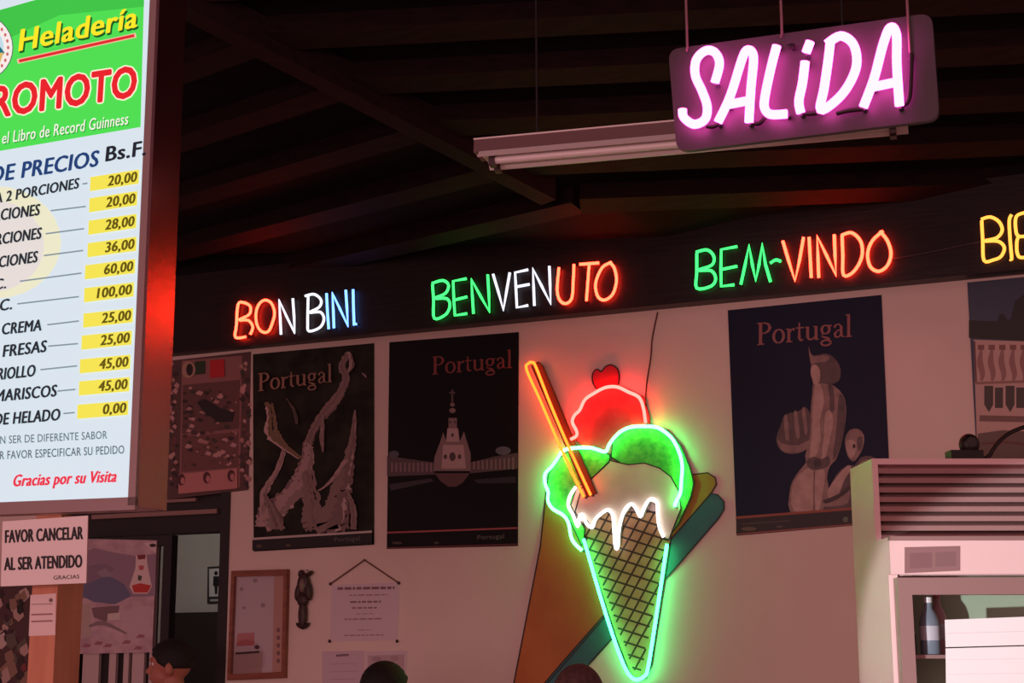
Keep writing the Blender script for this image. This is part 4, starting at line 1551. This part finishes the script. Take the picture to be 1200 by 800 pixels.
# ------------------------------------------------------------------ people
def person(px, py_top, depth, face_deg, label, skin, hair, shirt, trousers, bald=False, hairlen=.0):
    hp = at(px, py_top, depth)
    H = hp.z
    base = Vector((hp.x, hp.y, 0))
    k = H / 1.70
    rot = Matrix.Rotation(R(face_deg), 3, 'Z')     # local -Y is the way the person faces

    def L(x, y, z):
        return base + rot @ Vector((x * k, y * k, z * k))
    ms = mat('skin_%d_%d_%d' % skin, s(*skin), .5)
    b = MB()

    def cap(pts, rs, sides=14):
        b.tube([L(*q) for q in pts], [r * k for r in rs], ms, sides)
        for q, r in zip(pts, rs):
            b.blob(L(*q), r * k, r * k, r * k, ms, rot, 12, 8)
    # head
    b.blob(L(0, .012, 1.60), .074 * k, .096 * k, .098 * k, ms, rot, 24, 16)
    b.blob(L(0, -.028, 1.535), .056 * k, .062 * k, .068 * k, ms, rot, 20, 14)
    b.blob(L(0, -.05, 1.497), .03 * k, .03 * k, .022 * k, ms, rot, 14, 10)            # chin
    b.tube([L(0, -.078, 1.592), L(0, -.092, 1.565), L(0, -.104, 1.548)], [.010 * k, .013 * k, .016 * k], ms, 10)   # nose
    b.blob(L(0, -.1, 1.548), .018 * k, .015 * k, .011 * k, ms, rot, 12, 8)
    b.blob(L(0, -.08, 1.606), .05 * k, .016 * k, .012 * k, ms, rot, 14, 8)             # brow
    b.blob(L(0, -.086, 1.52), .024 * k, .012 * k, .009 * k, ms, rot, 12, 8)            # lips
    for sx in (-1, 1):
        b.blob(L(sx * .078, .02, 1.565), .011 * k, .022 * k, .034 * k, ms, rot @ Matrix.Rotation(R(sx * 18), 3, 'Z'), 12, 8)
    cap([(0, .02, 1.5), (0, .025, 1.40)], [.052, .06])
    # trunk
    for z, rx, ry in ((1.34, .17, .095), (1.24, .165, .11), (1.12, .15, .105), (1.0, .15, .105), (.92, .165, .115)):
        b.blob(L(0, .02, z), rx * k, ry * k, .11 * k, ms, rot, 20, 12)
    for sx in (-1, 1):
        cap([(sx * .06, .02, 1.41), (sx * .175, .02, 1.36)], [.05, .055])
        cap([(sx * .185, .02, 1.35), (sx * .215, .03, 1.08), (sx * .225, -.03, .85)], [.052, .042, .028])
        b.blob(L(sx * .225, -.045, .79), .02 * k, .042 * k, .05 * k, ms, rot, 14, 10)
        for i in range(4):
            y0 = -.075 + i * .02
            ln_ = (.06, .07, .075, .062)[3 - i]
            cap([(sx * .225, y0, .765), (sx * .222, y0 - .003, .765 - ln_ * .55), (sx * .214, y0 - .002, .765 - ln_)], [.0088, .0084, .0075], 8)
        cap([(sx * .222, -.075, .80), (sx * .214, -.098, .775), (sx * .208, -.104, .745)], [.011, .0098, .0085], 8)
        cap([(sx * .09, .02, .9), (sx * .1, .01, .48), (sx * .105, .03, .09)], [.092, .058, .038])
        b.blob(L(sx * .108, -.045, .04), .042 * k, .12 * k, .038 * k, ms, rot, 16, 10)
    root = b.build('person', None, base)
    md = root.modifiers.new('remesh', 'REMESH')
    md.mode = 'VOXEL'
    md.voxel_size = .0065
    md.use_smooth_shade = True
    sm = root.modifiers.new('smooth', 'SMOOTH')
    sm.factor = .5
    sm.iterations = 4
    tag(root, label, 'person')
    root.matrix_world = Matrix.Translation(base)
    # eyes
    for sx in (-1, 1):
        b = MB()
        b.blob(L(sx * .03, -.0665, 1.588), .0125 * k, .0125 * k, .011 * k, mat('eye_white', s(225, 215, 210), .3), rot, 12, 8)
        b.blob(L(sx * .03, -.0765, 1.588), .006 * k, .0045 * k, .006 * k, mat('iris', s(40, 24, 18), .2), rot, 10, 8)
        b.build('eye', root)
    # hair
    mh = mat('hair_%d_%d_%d' % hair, s(*hair), .75, noise=(tuple(v * .5 for v in s(*hair)[:3]) + (1,), 60, (1, 1, 1)), bump=.4)
    b = MB()
    vs, fs = [], []
    seg, rings = 30, 12
    th = 1.03 if bald else 1.17
    for i in range(rings + 1):
        for j in range(seg):
            ph = 2 * math.pi * j / seg
            front = max(0.0, -math.sin(ph))
            mx = (1.9 + hairlen) - front ** 1.5 * (.95 + hairlen)
            a = mx * i / rings
            jit = 1 + (0 if bald else .05 * math.sin(j * 3.1 + i * 2.3) * (i / rings))
            x, y, z = .074 * th * jit * math.sin(a) * math.cos(ph), .012 + .096 * th * jit * math.sin(a) * math.sin(ph), 1.60 + (.098 * (1.02 if bald else 1.07)) * math.cos(a)
            vs.append(L(x, y, z))
    for i in range(rings):
        for j in range(seg):
            l = (j + 1) % seg
            fs.append((i * seg + j, (i + 1) * seg + j, (i + 1) * seg + l, i * seg + l) if i else (0, seg + j, seg + l))
    b.mesh(vs, fs, mh, True)
    hr = b.build('hair', root)
    so = hr.modifiers.new('solid', 'SOLIDIFY')
    so.thickness = .012 * k
    so.offset = -1
    # clothes
    def cloth(name, mt, shapes):
        b2 = MB()
        for fn in shapes:
            fn(b2, mt)
        o = b2.build(name, root)
        md = o.modifiers.new('remesh', 'REMESH')
        md.mode = 'VOXEL'
        md.voxel_size = .012
        md.use_smooth_shade = True
        sm = o.modifiers.new('smooth', 'SMOOTH')
        sm.iterations = 5

    def trunk(b2, mt):
        for z, rx, ry in ((1.345, .185, .108), (1.24, .18, .125), (1.12, .168, .122), (1.0, .168, .122), (.93, .178, .128)):
            b2.blob(L(0, .02, z), rx * k, ry * k, .105 * k, mt, rot, 20, 12)
        for sx in (-1, 1):
            pts = [(sx * .05, .02, 1.405), (sx * .18, .02, 1.36), (sx * .2, .022, 1.2), (sx * .206, .026, 1.13)]
            b2.tube([L(*q) for q in pts], [.062 * k, .072 * k, .064 * k, .06 * k], mt, 14)
            b2.blob(L(sx * .18, .02, 1.36), .07 * k, .07 * k, .07 * k, mt, rot, 12, 8)

    def legs(b2, mt):
        b2.blob(L(0, .02, .9), .178 * k, .126 * k, .1 * k, mt, rot, 18, 10)
        for sx in (-1, 1):
            b2.tube([L(sx * .09, .02, .9), L(sx * .1, .01, .48), L(sx * .105, .03, .08)], [.105 * k, .078 * k, .062 * k], mt, 16)
    cloth('shirt', mat('cloth_%d_%d_%d' % shirt, s(*shirt), .85), [trunk])
    cloth('trousers', mat('cloth_%d_%d_%d' % trousers, s(*trousers), .85), [legs])
    b = MB()
    for sx in (-1, 1):
        b.blob(L(sx * .108, -.045, .036), .052 * k, .135 * k, .036 * k, M_black, rot, 16, 10)
    b.build('shoes', root)
    return root


person(200, 749, 7.45, -70, 'dark-haired person seen in profile in the doorway at lower left', (176, 110, 92), (22, 16, 16), (70, 60, 62), (40, 40, 50))
person(453, 775, 6.2, 160, 'dark-haired person seen from behind below the hanging certificate', (166, 112, 94), (22, 18, 18), (90, 70, 70), (50, 50, 60), hairlen=.3)
person(680, 777, 4.7, 170, 'person with close-cropped hair seen from behind below the neon cone', (150, 98, 88), (92, 62, 58), (110, 90, 90), (60, 56, 60), bald=True)
